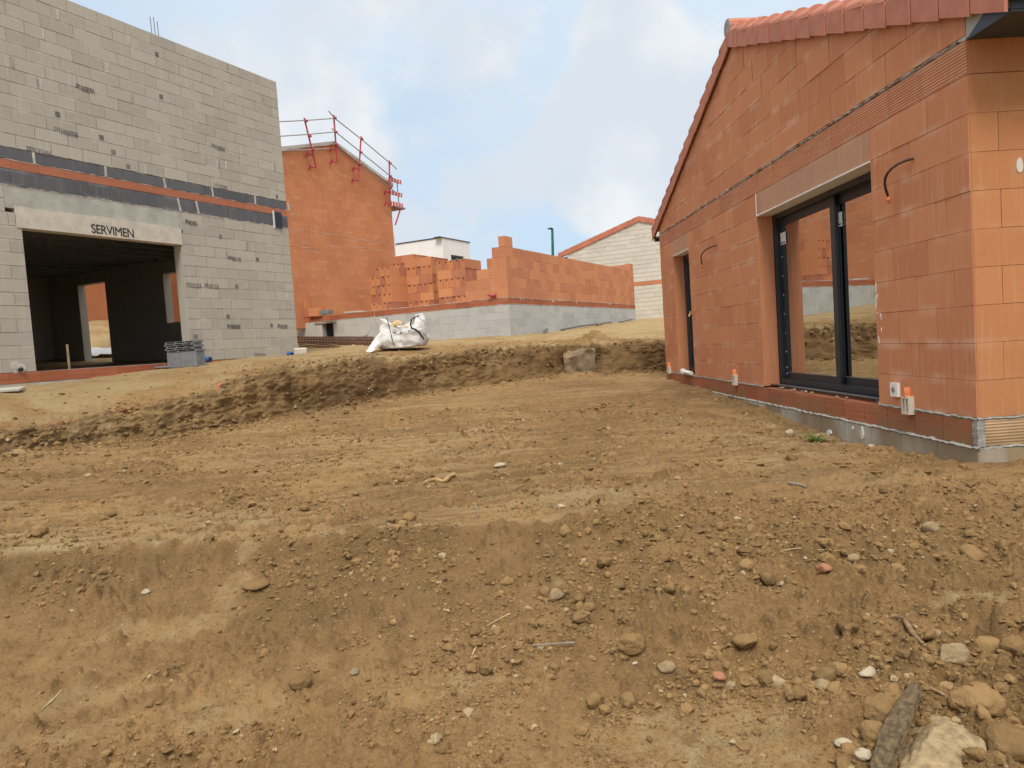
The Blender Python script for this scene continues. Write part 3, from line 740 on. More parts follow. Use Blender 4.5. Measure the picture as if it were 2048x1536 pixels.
            for q in range(8):
                f4 = [ringa[q], ringb[q], ringb[q+1], ringa[q+1]]
                mb.face(f4 if side > 0 else f4[::-1], smooth=True)
            mb.face(ringa)
    mb = MB(); verge(mb, -1); verge(mb, 1); vt = mb.build('verge_tiles', 'tile', T)
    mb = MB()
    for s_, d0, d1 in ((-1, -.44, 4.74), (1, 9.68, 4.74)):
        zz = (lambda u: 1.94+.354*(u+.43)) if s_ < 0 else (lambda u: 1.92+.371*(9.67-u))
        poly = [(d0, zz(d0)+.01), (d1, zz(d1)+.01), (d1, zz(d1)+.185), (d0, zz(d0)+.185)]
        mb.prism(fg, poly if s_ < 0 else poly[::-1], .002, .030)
    mb.build('verge_joint_shade', 'slate_stone', T)  # dark strip behind the flaps: shade of the joints put into its colour
    # tiled slopes: barrel rows
    mb = MB(); nx = 8*36; 
    for side in (-1, 1):
        n = 15; d0, d1 = (-.46, 4.74) if side < 0 else (9.70, 4.74)
        zz = lambda u: (1.94+.354*(u+.43) if side < 0 else 1.92+.371*(9.67-u))+.19
        xs = np.linspace(.02, 7.4, nx); hz = .055*np.abs(np.sin((xs)/.21*math.pi))**.8
        for k in range(n):
            a = d0+(d1-d0)*k/n; b = d0+(d1-d0)*(k+1)/n
            A = [fg(a, zz(a)+h+.02, -x) for x, h in zip(xs, hz)]; B = [fg(b, zz(b)+h, -x) for x, h in zip(xs, hz)]
            Lo = [fg(a, zz(a)+h-.01, -x) for x, h in zip(xs, hz)]
            for i in range(nx-1):
                f4 = [A[i], A[i+1], B[i+1], B[i]]; mb.face(f4 if side > 0 else f4[::-1], smooth=True)
                mb.face([Lo[i], Lo[i+1], A[i+1], A[i]])
        u0 = .1
        mb.face([fg(d0, zz(d0)-.03, -.02), fg(d0, zz(d0)-.03, -7.4), fg(d1, zz(d1)-.03, -7.4), fg(d1, zz(d1)-.03, -.02)])
    mb.build('roof', 'tile', T)
    mb = MB()
    for k in range(18):
        a = -.03+.41*k; mb.tube([fg(4.74, 4.02, -a+.0), fg(4.74, 4.03, -a-.44)], [.125, .108], 14)
    rg = mb.build('ridge_tiles', 'tile', T)
    mb = MB(); mb.tube([fg(4.74, 4.02, .02), fg(4.74, 4.02, .045)], .118, 14); mb.build('ridge_end_mortar', 'mortar', rg)
    # boxed eaves at the front, with the grey gable infill
    mb = MB()
    mb.prism(ff, [(-.0, 1.925), (7.3, 1.925), (7.3, 1.94), (0, 1.94)], -.0, .44)
    fe = Frame(P, -dR, -eR)
    mb.rect(ff, 0., 7.3, 1.941, 2.12, .425, .445)
    # bevelled return of the soffit seen from the gable side
    mb.face([fe(.0, 1.924, .002), fe(.44, 1.924, .002), fe(.44, 2.12, .002), fe(.36, 2.12, .002)])
    mb.build('eaves_box', 'navy', T)
    mb = MB(); mb.prism(fe, [(-.32, 2.0), (-.05, 1.934), (.04, 1.934), (.40, 2.12), (-.28, 2.20)], -.06, -.004); mb.build('eaves_mortar', 'concrete', T)
    mb = MB(); mb.tube([ff(-.02, 2.06, .50), ff(7.4, 2.06, .50)], .07, 12); mb.build('gutter', 'navy', T)
    mb = MB(); mb.rect(fg, 9.31, 9.62, 1.90, 1.93, -.4, .0); mb.rect(fg, 9.56, 9.66, 1.86, 1.95, -7, .02); mb.build('rear_gutter', 'dark_metal', T)
    # cables
    for (u, z, u2, z2, r) in ((.68, 1.27, .98, 1.03, .011), (5.74, 1.26, 6.36, 1.04, .010)):
        mb = MB(); pts = []
        for k in range(9):
            t = k/8; pts.append(fg(u+(u2-u)*(1-(1-t)**1.0)*(.35+.65*t), z+(z2-z)*t**1.55, .0+.16*math.sin(math.pi*min(1, t*.9))))
        mb.tube(pts, r, 8); cb = mb.build('cable', 'cable', T)
        e = pts[-1]; mb = MB(); mb.tube([e, e+V(0, 0, -.03)-eR*.0, e+V(0, 0, -.055)+dR*.012], [.016, .02, .012], 6)
        mb.tube([e+V(0, 0, -.045), e+V(0, 0, -.05)+dR*.06], .004, 5); mb.build('cable_tape', 'orange_wire', cb)
    # socket and vents
    mb = MB(); mb.rect(fg, .985, 1.095, -.685, -.565, .001, .03); so = mb.build('wall_socket', 'white_pvc', T)
    mb = MB(); mb.prism(fg, [(1.045+.026*math.cos(t*math.pi/6), -.625+.026*math.sin(t*math.pi/6)) for t in range(12)], .028, .033); mb.build('socket_face', 'galv', so)
    for (u, z, s) in ((.84, -.745, 1.), (5.16, -.74, 1.), (8.96, -.73, .9)):
        mb = MB(); w, h = .055*s, .075*s
        mb.rect(fg, u-w, u+w, z-h, z-h+.018, 0, .05); mb.rect(fg, u-w, u+w, z+h-.018, z+h, 0, .05)
        for k in (-1, 0, 1): mb.rect(fg, u+k*(w-.009)-.009, u+k*(w-.009)+.009, z-h+.018, z+h-.018, 0, .0485)
        ve = mb.build('wall_vent', 'ivory', T)
        mb = MB(); mb.rect(fg, u-w+.004, u+w-.004, z-h+.004, z+h-.004, .002, .02); mb.build('vent_hole', 'black', ve)
        mb = MB(); R = random.Random(int(u*10)); p0 = [(u-.006, z+h-.01), (u+.014, z+h-.005), (u+.010, z+h+.05), (u+.0, z+h+.08), (u-.007, z+h+.04)]
        mb.prism(fg, p0, 0, .0523); mb.build('orange_paint_mark', 'orange_wire', ve)
    mb = MB(); mb.tube([fg(7.17, .3, 0), fg(7.17, .3, .07)], .012, 8); mb.tube([fg(7.17, .3, .06), fg(7.14, .25, .09)], .012, 8); mb.tube([fg(7.17, .34, .05), fg(7.17, .31, .05)], .02, 8); mb.build('water_tap', 'brass', T)
    # pale mortar chase below the tap, white mortar smears by the window
    mb = MB(); strip(mb, Frame(P, V(0, 0, 1), -eR), 0, 0, 0, 0) if False else None
    fz = Frame(P+dR*7.0, V(0, 0, 1), -eR)
    n = 30
    for k in range(n):
        z = -.74+1.0*k/n; w = .035+random.uniform(-.01, .01)
        mb.prism(fg, [(7.0-w, z), (7.0+w, z), (7.0+w, z+1.0/n), (7.0-w, z+1.0/n)], -.004, .003+random.uniform(0, .001))
    mb.build('mortar_chase', 'shutter_clay', T)
    mb = MB(); R = random.Random(9)
    def blob(cx, cz, w, h, fr=fg, dp=.005):
        k = 9; mb.prism(fr, [(cx+w*math.cos(2*math.pi*i/k)*R.uniform(.5, 1), cz+h*math.sin(2*math.pi*i/k)*R.uniform(.6, 1)) for i in range(k)], -.002, dp)
    MS = []
    for (u, z, w, h) in ((1.315, .28, .008, .06), (1.305, .20, .006, .035), (1.322, .15, .007, .08), (1.30, .05, .012, .012), (1.255, .03, .006, .022), (1.245, .0, .005, .012), (1.25, -.1, .006, .025), (1.30, -.18, .006, .03), (1.29, -.21, .006, .02)):
        mb = MB(); blob(u, z, w, h); mb.build('mortar_smear', 'mortar_white', T)
    ffn = Frame(P-eR*.014, dR, -eR)
    for (u, z, w, h) in ((1.62, -1.08, .03, .07), (1.80, -1.05, .012, .025), (2.3, -1.15, .08, .03)): mb = MB(); blob(u, z, w, h, ffn, .012); mb.build('mortar_splash', 'mortar_white', T)
    mb = MB(); mb.prism(ff, [(.36+.025*math.cos(t), 1.02+.045*math.sin(t)*(1.4 if math.sin(t) > 0 else 1)) for t in np.linspace(0, 6.28, 10, endpoint=False)], -.002, .006); mb.build('foam_spot', 'block_warm', T)
    return T, fg, ff
HR, fg, ff = build_right_house()
# loose white pipe offcut lying on the far door sill
mb = MB(); mb.tube([fg(7.95, -.715, .03), fg(7.75, -.72, .06)], [.05, .05], 10); mb.tube([fg(7.75, -.72, .06), fg(7.42, -.735, .02)], [.035, .035], 10)
tag(mb.build('pipe_offcut', 'white_pvc'), 'white plastic pipe offcut lying on the sill of the narrow door', 'pipe')

# ------------------------------------------------------------------ block building on the left
def stamp(fr, u, z, w, h, parent, kind=0, seed=0):
    R = random.Random(seed); mb = MB()
    def bar(a, b, c, d): mb.rect(fr, a, b, c, d, .0005, .0042)
    if kind == 0:
        x = u; 
        n = 11
        for k in range(n):
            cw = w/n*R.uniform(.6, .95)
            lo = z+(h*.25 if k < 3 else 0)+h*.06*k/n*-1; hi = lo+h*(.62 if k < 3 else .8)
            for q in range(R.choice((1, 2, 2))):
                bx = x+cw*q*.5; bar(bx, bx+cw*.30, lo, hi)
            if R.random() < .7: bar(x, x+cw*.8, hi-h*.12, hi)
            if R.random() < .6: bar(x, x+cw*.8, lo+(hi-lo)*.45, lo+(hi-lo)*.56)
            if R.random() < .6: bar(x, x+cw*.8, lo, lo+h*.11)
            x += w/n
    else:
        for k in range(3):
            bar(u+w*.36*k, u+w*(.36*k+.16), z, z+h)
            bar(u, u+w*.9, z+h*.40*k, z+h*(.40*k+.16))
    return mb.build('stamp', 'ink_soft', parent)

def build_left():
    T = thing('block_building', 'grey concrete block shell with dark and red bands and wide garage opening, at left', 'building', (Q[0], Q[1], 0))
    fl = Frame(Q, dL, eL); UL = -9.5
    r1 = [(.05+.1957*k, .05+.1957*(k+1)) for k in range(14)]
    op = (-5.54, -2.775, 0., 2.18)
    lin = (-5.7, -2.74, 2.18, 2.80)
    lin2 = (-5.61, -2.745, 2.2, 2.5)
    hol = [op, (-5.62, -2.745, 2.18, 2.45), (-5.75, -2.70, 2.45, 2.8)]
    mb = MB(); courses(mb, fl, UL, 0, r1, hol, L=.5, gap=.011, joint=.006, thick=.2, jit=.003)
    r2 = [(3.36+.1946*k, 3.36+.1946*(k+1)) for k in range(13)]
    courses(mb, fl, UL, 0, r2, (), L=.5, gap=.011, joint=.006, thick=.2, jit=.003)
    wall = mb.build('front_wall', 'block', T)
    mb = MB(); courses(mb, fl, UL, 0, [(2.795, 3.035)], (), L=.8, gap=.02, joint=.004, jit=.002); courses(mb, fl, UL, 0, [(3.175, 3.358)], (), L=1.05, gap=.03, joint=.004, jit=.002)
    mb.build('dark_band', 'band', T)
    mb = MB(); R = random.Random(5)
    u = UL
    while u < -.1:
        u += 1.05+R.uniform(-.1, .1)
        a = R.uniform(-.03, .03)
        mb.prism(fl, [(u-.018, 3.18), (u+.022, 3.18), (u+.02+a, 3.35), (u-.02+a, 3.35)], -.003, .005)
    for u in (-2.72, -2.32): mb.prism(fl, [(u-.02, 2.80), (u+.022, 2.80), (u-.02, 3.03), (u-.06, 3.03)], -.003, .005)
    strip(mb, fl, UL, 0, 2.785, 2.797, .004, .006, .06, 7); strip(mb, fl, UL, 0, 3.355, 3.366, .004, .006, .06, 8); strip(mb, fl, UL, 0, 3.168, 3.178, .003, .005, .08, 9)
    mb.build('pale_mortar', 'mortar_pale', T)
    mb = MB(); courses(mb, fl, UL, 0, [(3.038, 3.172)], (), L=.4, gap=.006, joint=.003, jit=.002); mb.build('brick_band', 'brick_band', T)
    mb = MB(); courses(mb, fl, UL, .01, [(-.115, .045)], (), L=.42, gap=.006, joint=.004, thick=.25, jit=.001)
    for q in range(len(mb.v)): mb.v[q] = tuple(np.array(mb.v[q])+eL*.012)
    mb.build('base_course', 'brick_base', T)
    mb = MB(); mb.rect(fl, UL, 0, -.9, -.118, -.3, .012); mb.build('footing', 'concrete', T)
    # poured surround and precast lintel with its printing
    mb = MB(); R = random.Random(2)
    ptsl = [(-5.75, 2.45)] + [(-5.75+.305*k, 2.495+R.uniform(-.012, .012)) for k in range(11)] + [(-2.70, 2.45)]
    mb.prism(fl, [(-5.75, 2.46), (-2.70, 2.46), (-2.70, 2.79), (-5.75, 2.79)], -.2, -.001); mb.build('poured_surround', 'concrete', T)
    mb = MB()
    poly = [(-5.615, 2.185), (-2.75, 2.185), (-2.75, 2.455)] + [(-2.95-.28*k, 2.492+R.uniform(-.010, .008)) for k in range(9)] + [(-5.615, 2.50)]
    mb.prism(fl, poly, -.198, .012); lt = mb.build('lintel', 'lintel', T)
    cu = bpy.data.curves.new('lettering', 'FONT'); cu.body = 'SERVIMEN'; cu.size = .205; cu.extrude = .0012; cu.space_character = .94; cu.bevel_depth = .0018; cu.bevel_resolution = 0
    to = bpy.data.objects.new('lettering', cu); COL.objects.link(to)
    dg = bpy.context.evaluated_depsgraph_get(); me = bpy.data.meshes.new_from_object(to.evaluated_get(dg)); bpy.data.objects.remove(to)
    co = np.zeros(len(me.vertices)*3); me.vertices.foreach_get('co', co); co = co.reshape(-1, 3)
    wx = co[:, 0].max(); co[:, 0] *= .755/wx; 
    w = np.array([fl(-4.475+a*1.0, 2.225+b-.008*a, .0135+c) for a, b, c in co]) - np.array(lt['_o'])
    me.vertices.foreach_set('co', w.ravel()); me.update(); me.name = 'lettering'; me.materials.clear(); me.materials.append(M['ink'])
    lo = bpy.data.objects.new('lettering', me); COL.objects.link(lo); lo.parent = lt
    # stamps printed on blocks
    for i, (px, py, s, k) in enumerate(((150, 163, .33, 0), (108, 250, .38, 0), (52, 288, .38, 0), (422, 284, .33, 0), (428, 363, .33, 0), (370, 436, .26, 0), (456, 509, .33, 0), (372, 562, .33, 0), (409, 564, .33, 0),
                                        (454, 646, .33, 0), (555, 646, .28, 0), (508, 704, .33, 0), (310, 102, .07, 1), (318, 187, .08, 1), (110, 221, .08, 1), (198, 268, .08, 1), (222, 298, .08, 1), (252, 327, .08, 1),
                                        (551, 388, .07, 1), (438, 468, .07, 1), (512, 514, .07, 1), (470, 568, .08, 1), (453, 628, .08, 1), (541, 646, .06, 1), (386, 668, .11, 1))):
        u, z = fl.uz((px, py)); h = .115 if k == 0 else .085
        stamp(fl, u, z-h, s, h*(.9 if k == 0 else .9), wall, k, i)
    R = random.Random(12)
    for k in range(34):
        row = R.choice(r1[1:]+r2); u = -R.uniform(.1, 6.2)
        if -5.9 < u < -2.6 and row[0] < 2.8: continue
        mb = MB(); w, h = R.uniform(.01, .022), (row[1]-row[0])
        mb.prism(fl, [(u-w, row[0]+.01), (u+w*R.uniform(.4, 1.2), row[0]+.012), (u+w, row[1]-h*R.uniform(.05, .3)), (u-w*R.uniform(.4, 1.2), row[1]-.01)], -.004, .004)
        mb.build('mortar_squeeze', 'mortar_pale' if k % 3 else 'mortar', T)
    # vent grille, pipes
    mb = MB(); mb.rect(fl, -.40, -.20, 2.76, 3.10, .0, .03); vg = mb.build('vent_cover', 'navy', T)
    mb = MB()
    for k in range(9): mb.rect(fl, -.385, -.215, 2.785+.034*k, 2.803+.034*k, .03, .037)
    mb.build('louvre', 'dark_metal', vg)
    mb = MB(); mb.rect(fl, -.43, -.401, 2.75, 3.11, .0, .018); mb.build('cover_edge', 'white_pvc', vg)
    mb = MB(); mb.prism(fl, [(-5.80+.11*math.cos(t), .12+.10*math.sin(t)) for t in np.linspace(0, 6.28, 14, endpoint=False)], -.002, .008); pm = mb.build('pipe_seal', 'mortar_pale', T)
    mb = MB(); mb.tube([fl(-5.79, .10, 0), fl(-5.79, .09, .05)], .042, 12); pp = mb.build('waste_pipe', 'galv', T); mb = MB(); mb.tube([fl(-5.79, .0899, .0495), fl(-5.79, .0898, .053)], .034, 12); mb.build('pipe_mouth', 'black', pp)
    for (px, py) in ((413, 718), (577, 708)):
        u, z = fl.uz((px, py)); mb = MB(); mb.tube([fl(u, z, 0), fl(u, z-.01, .10)], .05, 12); pp = mb.build('blue_pipe', 'bluepipe', T)
        mb = MB(); mb.tube([fl(u, z-.01, .0995), fl(u, z-.01, .103)], .041, 12); mb.build('pipe_mouth', 'black', pp)
    for du, h in ((-2.90, .34), (-2.83, .36), (-2.76, .31)):
        mb = MB(); mb.tube([fl(du, 5.85, -.1), fl(du-.012, 5.88+h, -.1)], .0065, 6); mb.build('starter_bar', 'rebar', T)
    # end wall with doorway and window, rear wall, far wall, slab, ceiling joists
    fe = Frame(Q, -eL, dL)
    mb = MB(); D = 8.6
    def wallrects(fr, a, b, z0, z1, holes, d0, d1):
        xs = sorted({a, b, *[h[0] for h in holes], *[h[1] for h in holes]})
        for p, q in zip(xs[:-1], xs[1:]):
            hs = [h for h in holes if h[0] <= p+1e-6 and h[1] >= q-1e-6]
            if not hs: mb.rect(fr, p, q, z0, z1, d0, d1)
            else:
                h = hs[0]
                if h[2] > z0: mb.rect(fr, p, q, z0, h[2], d0, d1)
                if h[3] < z1: mb.rect(fr, p, q, h[3], z1, d0, d1)
    wallrects(fe, .205, D, .0, 2.79, [(2.35, 3.86, 1.02, 2.19), (6.03, 7.13, .06, 2.22)], -.2, -.001)
    wallrects(fe, .205, D, 2.79, 5.89, [], -.2, -.001)
    mb.build('end_wall', 'block', T)
    mb = MB(); mb.rect(fe, 5.88, 7.6, 2.221, 2.51, -.206, -.01); mb.build('inner_lintel', 'concrete', T); mb = MB(); mb.rect(fe, 2.2, 4.0, 2.191, 2.53, -.206, -.01); mb.build('inner_lintel', 'concrete', T)
    frr = Frame(Q-eL*D, -dL, -eL); mb = MB(); wallrects(frr, .2, 9.3, 0, 2.79, [], -.2, 0); mb.build('rear_wall', 'block', T)
    fsd = Frame(Q+dL*UL, eL, -dL); mb = MB(); mb.rect(fsd, -D, -.2, 0, 2.79, -.2, 0); mb.build('side_wall', 'block', T)
    mb = MB(); fx = Frame(Q, dL, eL)
    mb.rect(fx, UL+.2, -.2, -.12, .052, -D+.2, -.2); mb.build('floor_slab', 'concrete', T)
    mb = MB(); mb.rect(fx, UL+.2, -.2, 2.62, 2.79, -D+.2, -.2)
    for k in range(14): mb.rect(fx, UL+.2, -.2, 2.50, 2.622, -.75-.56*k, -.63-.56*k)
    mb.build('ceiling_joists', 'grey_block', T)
    return T, fl
HL, fl = build_left()
# things standing inside the garage
iw = Q + dL*(-4.75) - eL*2.2
t = thing('trestle', 'small dim workbench of boards just inside the garage opening', 'trestle', (iw[0], iw[1], .052))
fi = Frame(iw, dL, eL)
mb = MB(); mb.rect(fi, -.5, .35, .48, .55, -.25, .25); mb.build('board', 'slate_stone', t)
for a in (-.42, .27):
    mb = MB(); mb.rect(fi, a, a+.06, .055, .48, -.2, -.14); mb.build('leg', 'slate_stone', t); mb = MB(); mb.rect(fi, a, a+.06, .055, .48, .14, .2); mb.build('leg', 'slate_stone', t)
mb = MB(); a = fl(-4.83, .05, -.35); mb.tube([a, a+V(.0, 0, .40)], .022, 4); tag(mb.build('wooden_stake', 'wood'), 'light timber stake standing in the left of the garage opening', 'stake')

# ------------------------------------------------------------------ unfinished brick walls on a block plinth (centre)
def build_shell():
    T = thing('unfinished_house', 'half-built orange brick walls stepping up to one corner on a grey block plinth', 'building', (S[0], S[1], .2))
    fr = Frame(S, dL, eL); fle = Frame(S, -eL, -dL); WU, TL = 11.6, 7.6
    rows = [(1.06-.2*(k+1), 1.06-.2*k) for k in range(8)]
    mb = MB(); courses(mb, fr, 0, WU, rows, (), L=.5, gap=.008, joint=.003, jit=.002)
    mb.build('plinth', 'block_cool', T)
    mb = MB(); fl2 = Frame(S, eL, -dL)     # left wing, u negative to the left
    courses(mb, fl2, -TL, -.0, rows, [(-6.62, -6.18, .4, 1.0)], L=.5, gap=.008, joint=.003, jit=.002)
    mb.build('left_plinth', 'block_cool', T)
    mb = MB(); mb.rect(fl2, -6.9, -6.05, 1.0, 1.045, -.02, .03); mb.build('vent_lintel', 'mortar', T)
    mb = MB(); mb.rect(fl2, -6.62, -6.18, .4, 1.0, -.30, -.19); mb.build('crawl_space_shade', 'black', T)  # black plate close behind the opening, painted for the shade inside
    mb = MB(); courses(mb, fr, 0.012, WU, [(1.075, 1.235)], (), L=.42, gap=.005, joint=.003, jit=.001)
    courses(mb, fl2, -TL, -.0, [(1.075, 1.235)], (), L=.42, gap=.005, joint=.003, jit=.001); mb.build('base_course', 'brick_base', T)
    mb = MB(); mb.rect(fr, .2, WU-.2, 1.0, 1.24, -7.4, -.21); mb.build('floor_slab', 'concrete', T)
    mb = MB(); strip(mb, fr, 0, WU, 1.06, 1.078, .006, .007, .12, 1); strip(mb, fr, 0, WU, 1.235, 1.252, .006, .006, .12, 2); strip(mb, fl2, -TL, 0, 1.06, 1.076, .005, .007, .12, 3); strip(mb, fl2, -5, 0, 1.236, 1.25, .005, .006, .12, 4)
    for (u, z, w) in ((3.0, 1.19, .12), (5.0, 1.2, .06), (.75, 1.15, .03), (.95, 1.16, .02), (8.4, 1.2, .09)): mb.prism(fr, [(u-w, 1.245), (u+w*.2, 1.245-.07), (u+w*.5, 1.24-.09), (u+w, 1.245)], -.002, .006)
    mb.build('mortar_line', 'mortar_pale', T)
    br = [(1.25+.278*k, 1.25+.278*(k+1)) for k in range(5)]
    mb = MB(); courses(mb, fr, 0.004, WU, br, (), L=.5, gap=.005, joint=.004, jit=.004, rr=random.Random(4))
    courses(mb, fr, 0.004, .46, [(2.642, 2.92)], (), gap=.005, jit=.002); courses(mb, fr, WU-.5, WU, [(2.642, 2.92)], (), L=.25, gap=.005, jit=.002)
    st = (1.35, 1.3, .94, .60, .42)
    for k, z in enumerate(br): courses(mb, fl2, -st[k], 0, [z], (), L=.5, gap=.005, joint=.004, jit=.004, rr=random.Random(30+k))
    courses(mb, fl2, -.19, 0, [(2.642, 2.92)], (), gap=.005, jit=.002)
    fw_ = Frame(S+dL*(WU-.2), -eL, -dL); courses(mb, fw_, .2, 3.6, br+[(2.642, 2.92)], (), gap=.005, jit=.002)
    mb.build('brick_wall', 'brick_wild', T)
    return T, fr, fl2
HS, fs, fs2 = build_shell()

# ------------------------------------------------------------------ tall gable house behind
def build_gable():
    T = thing('gable_house', 'tall plain orange brick gable with pale coping, red guard rail posts along its top', 'house', (G0[0], G0[1], 1.2))
    fr = Frame(G0, dL, eL)
    hf = [(.281, 1, 7.16+.281*2.07), (-.281, 1, 7.16-.281*2.07)]
    rows = [(.9+.276*k, .9+.276*(k+1)) for k in range(24)]
    mb = MB(); courses(mb, fr, -1.05, 5.15, rows, (), L=.5, gap=.003, joint=.001, thick=.2, halfs=hf, jit=.001); mb.build('gable_wall', 'brick_far', T)
    mb = MB(); mb.rect(Frame(G0+dL*5.15, -eL, dL), .21, 8, .9, 6.2, -.2, -.001); mb.build('side_wall', 'brick_far', T)
    mb = MB()
    for (a, b) in (((2.07, 7.16), (5.28, 7.16-.281*3.21)), ((2.07, 7.16), (-1.1, 7.16-.281*3.17))):
        n = 14
        for k in range(n):
            u0, z0 = a[0]+(b[0]-a[0])*k/n, a[1]+(b[1]-a[1])*k/n; u1, z1 = a[0]+(b[0]-a[0])*(k+1)/n, a[1]+(b[1]-a[1])*(k+1)/n
            j = .012*math.sin(k*2.1); poly = [(u0, z0-.05+j), (u1, z1-.05+.012*math.sin((k+1)*2.1)), (u1, z1+.06), (u0, z0+.06)]
            if u1 < u0: poly = poly[::-1]
            mb.prism(fr, poly, -.24, .07)
    mb.build('coping', 'mortar_pale', T)
    for (a, b, z, sd_) in ((-1.0, 2.2, 4.02, 3), (2.3, 5.1, 3.72, 4), (-1., 1.2, 3.47, 5), (2.2, 5.1, 4.0, 6)):
        mb = MB(); strip(mb, fr, a, b, z, z+.016, .003, .008, .2, sd_); mb.build('pale_mortar', 'mortar_pale', T)
    mb = MB(); fsd = Frame(G0+dL*5.15, -eL, dL); mb.rect(fsd, .02, .14, 1.25, 4.4, .0, .1); mb.build('downpipe', 'white_pvc', T)
    for s in (1, -1):
        mb = MB(); u1 = 5.28 if s > 0 else -1.1
        A, B = (2.07, 7.12), (u1, 7.12-.281*abs(u1-2.07))
        mb.face([fr(A[0], A[1], -.24), fr(B[0], B[1], -.24), fr(B[0], B[1], -8), fr(A[0], A[1], -8)][::s]); mb.build('roof_slope', 'tile_far', T)
    return fr
fgb = build_gable()
# guard rail clamped to the gable top
gt = thing('guard_rail', 'red posts with three grey tube rails clamped along the top of the tall gable', 'guard rail', fgb(2., 6.3, .15))
posts = [((.54, 7.6), (.92, 6.09)), ((2.0, 8.05), (1.99, 6.47)), ((3.41, 7.65), (3.05, 6.03)), ((5.0, 7.11), (4.86, 5.48))]
for (a, b) in posts:
    mb = MB(); mb.tube([fgb(a[0], a[1], .16), fgb(b[0], b[1], .16)], .028, 8); po = mb.build('post', 'red_steel', gt)
    for f in (0., .26):
        p = (b[0]+(a[0]-b[0])*f, b[1]+(a[1]-b[1])*f); mb = MB(); mb.tube([fgb(p[0], p[1]+.02, .16), fgb(p[0]-.25, p[1]-.02, .15)], .026, 6); mb.tube([fgb(p[0]-.24, p[1]+.05, .13), fgb(p[0]-.235, p[1]-.10, .06)], .026, 6); mb.build('clamp', 'red_steel', po)
    for f in (.93, .63, .36):
        p = (b[0]+(a[0]-b[0])*f, b[1]+(a[1]-b[1])*f); mb = MB(); mb.tube([fgb(p[0]-.05, p[1], .2), fgb(p[0]+.05, p[1]+.02, .2)], .045, 6); mb.build('rail_bracket', 'red_steel', po)
rl = [((-1.6, 6.93), (.6, 7.53), (2.0, 7.93)), ((1.7, 8.1), (2.0, 7.93), (3.4, 7.52), (5., 7.0), (5.4, 6.86)), ((-1.6, 6.5), (.65, 7.1), (1.98, 7.48)), ((1.8, 7.55), (1.98, 7.48), (3.3, 7.05), (4.95, 6.52), (5.4, 6.36)), ((-1.6, 6.1), (.75, 6.64), (1.6, 6.85)), ((1.8, 7.11), (1.99, 7.05), (3.2, 6.62), (4.93, 6.06), (5.35, 5.9))]
for pts in rl:
    mb = MB(); mb.tube([fgb(p[0], p[1], .20) for p in pts], .019, 6); mb.build('rail', 'galv', gt)
pt_ = thing('scaffold_platform', 'small scaffold bracket with red and white guard boards at the tall gable right eave', 'scaffold', fgb(5.2, 5.45, 0))
mb = MB(); mb.rect(fgb, 5.16, 5.86, 5.42, 5.47, -2.4, .15); mb.build('deck', 'wood_grey', pt_)
for z in (6.42, 5.93, 5.53):
    mb = MB(); mb.rect(fgb, 4.93, 5.72, z-.07, z+.08, .11, .14); bo = mb.build('guard_board', 'red_board', pt_)
    mb = MB()
    for k in range(4): mb.rect(fgb, 5.0+.19*k, 5.05+.19*k, z-.065, z+.075, .1405, .143)
    mb.build('board_stripe', 'white_pvc', bo)
mb = MB(); mb.tube([fgb(5.52, 5.45, .09), fgb(5.50, 6.5, .09)], .024, 6); mb.build('post', 'galv', pt_)
mb = MB(); mb.tube([fgb(5.6, 5.42, .1), fgb(5.17, 4.75, .1)], .03, 6); mb.tube([fgb(5.17, 5.40, .1), fgb(5.75, 5.40, .1)], .03, 6); mb.build('brace', 'red_steel', pt_)

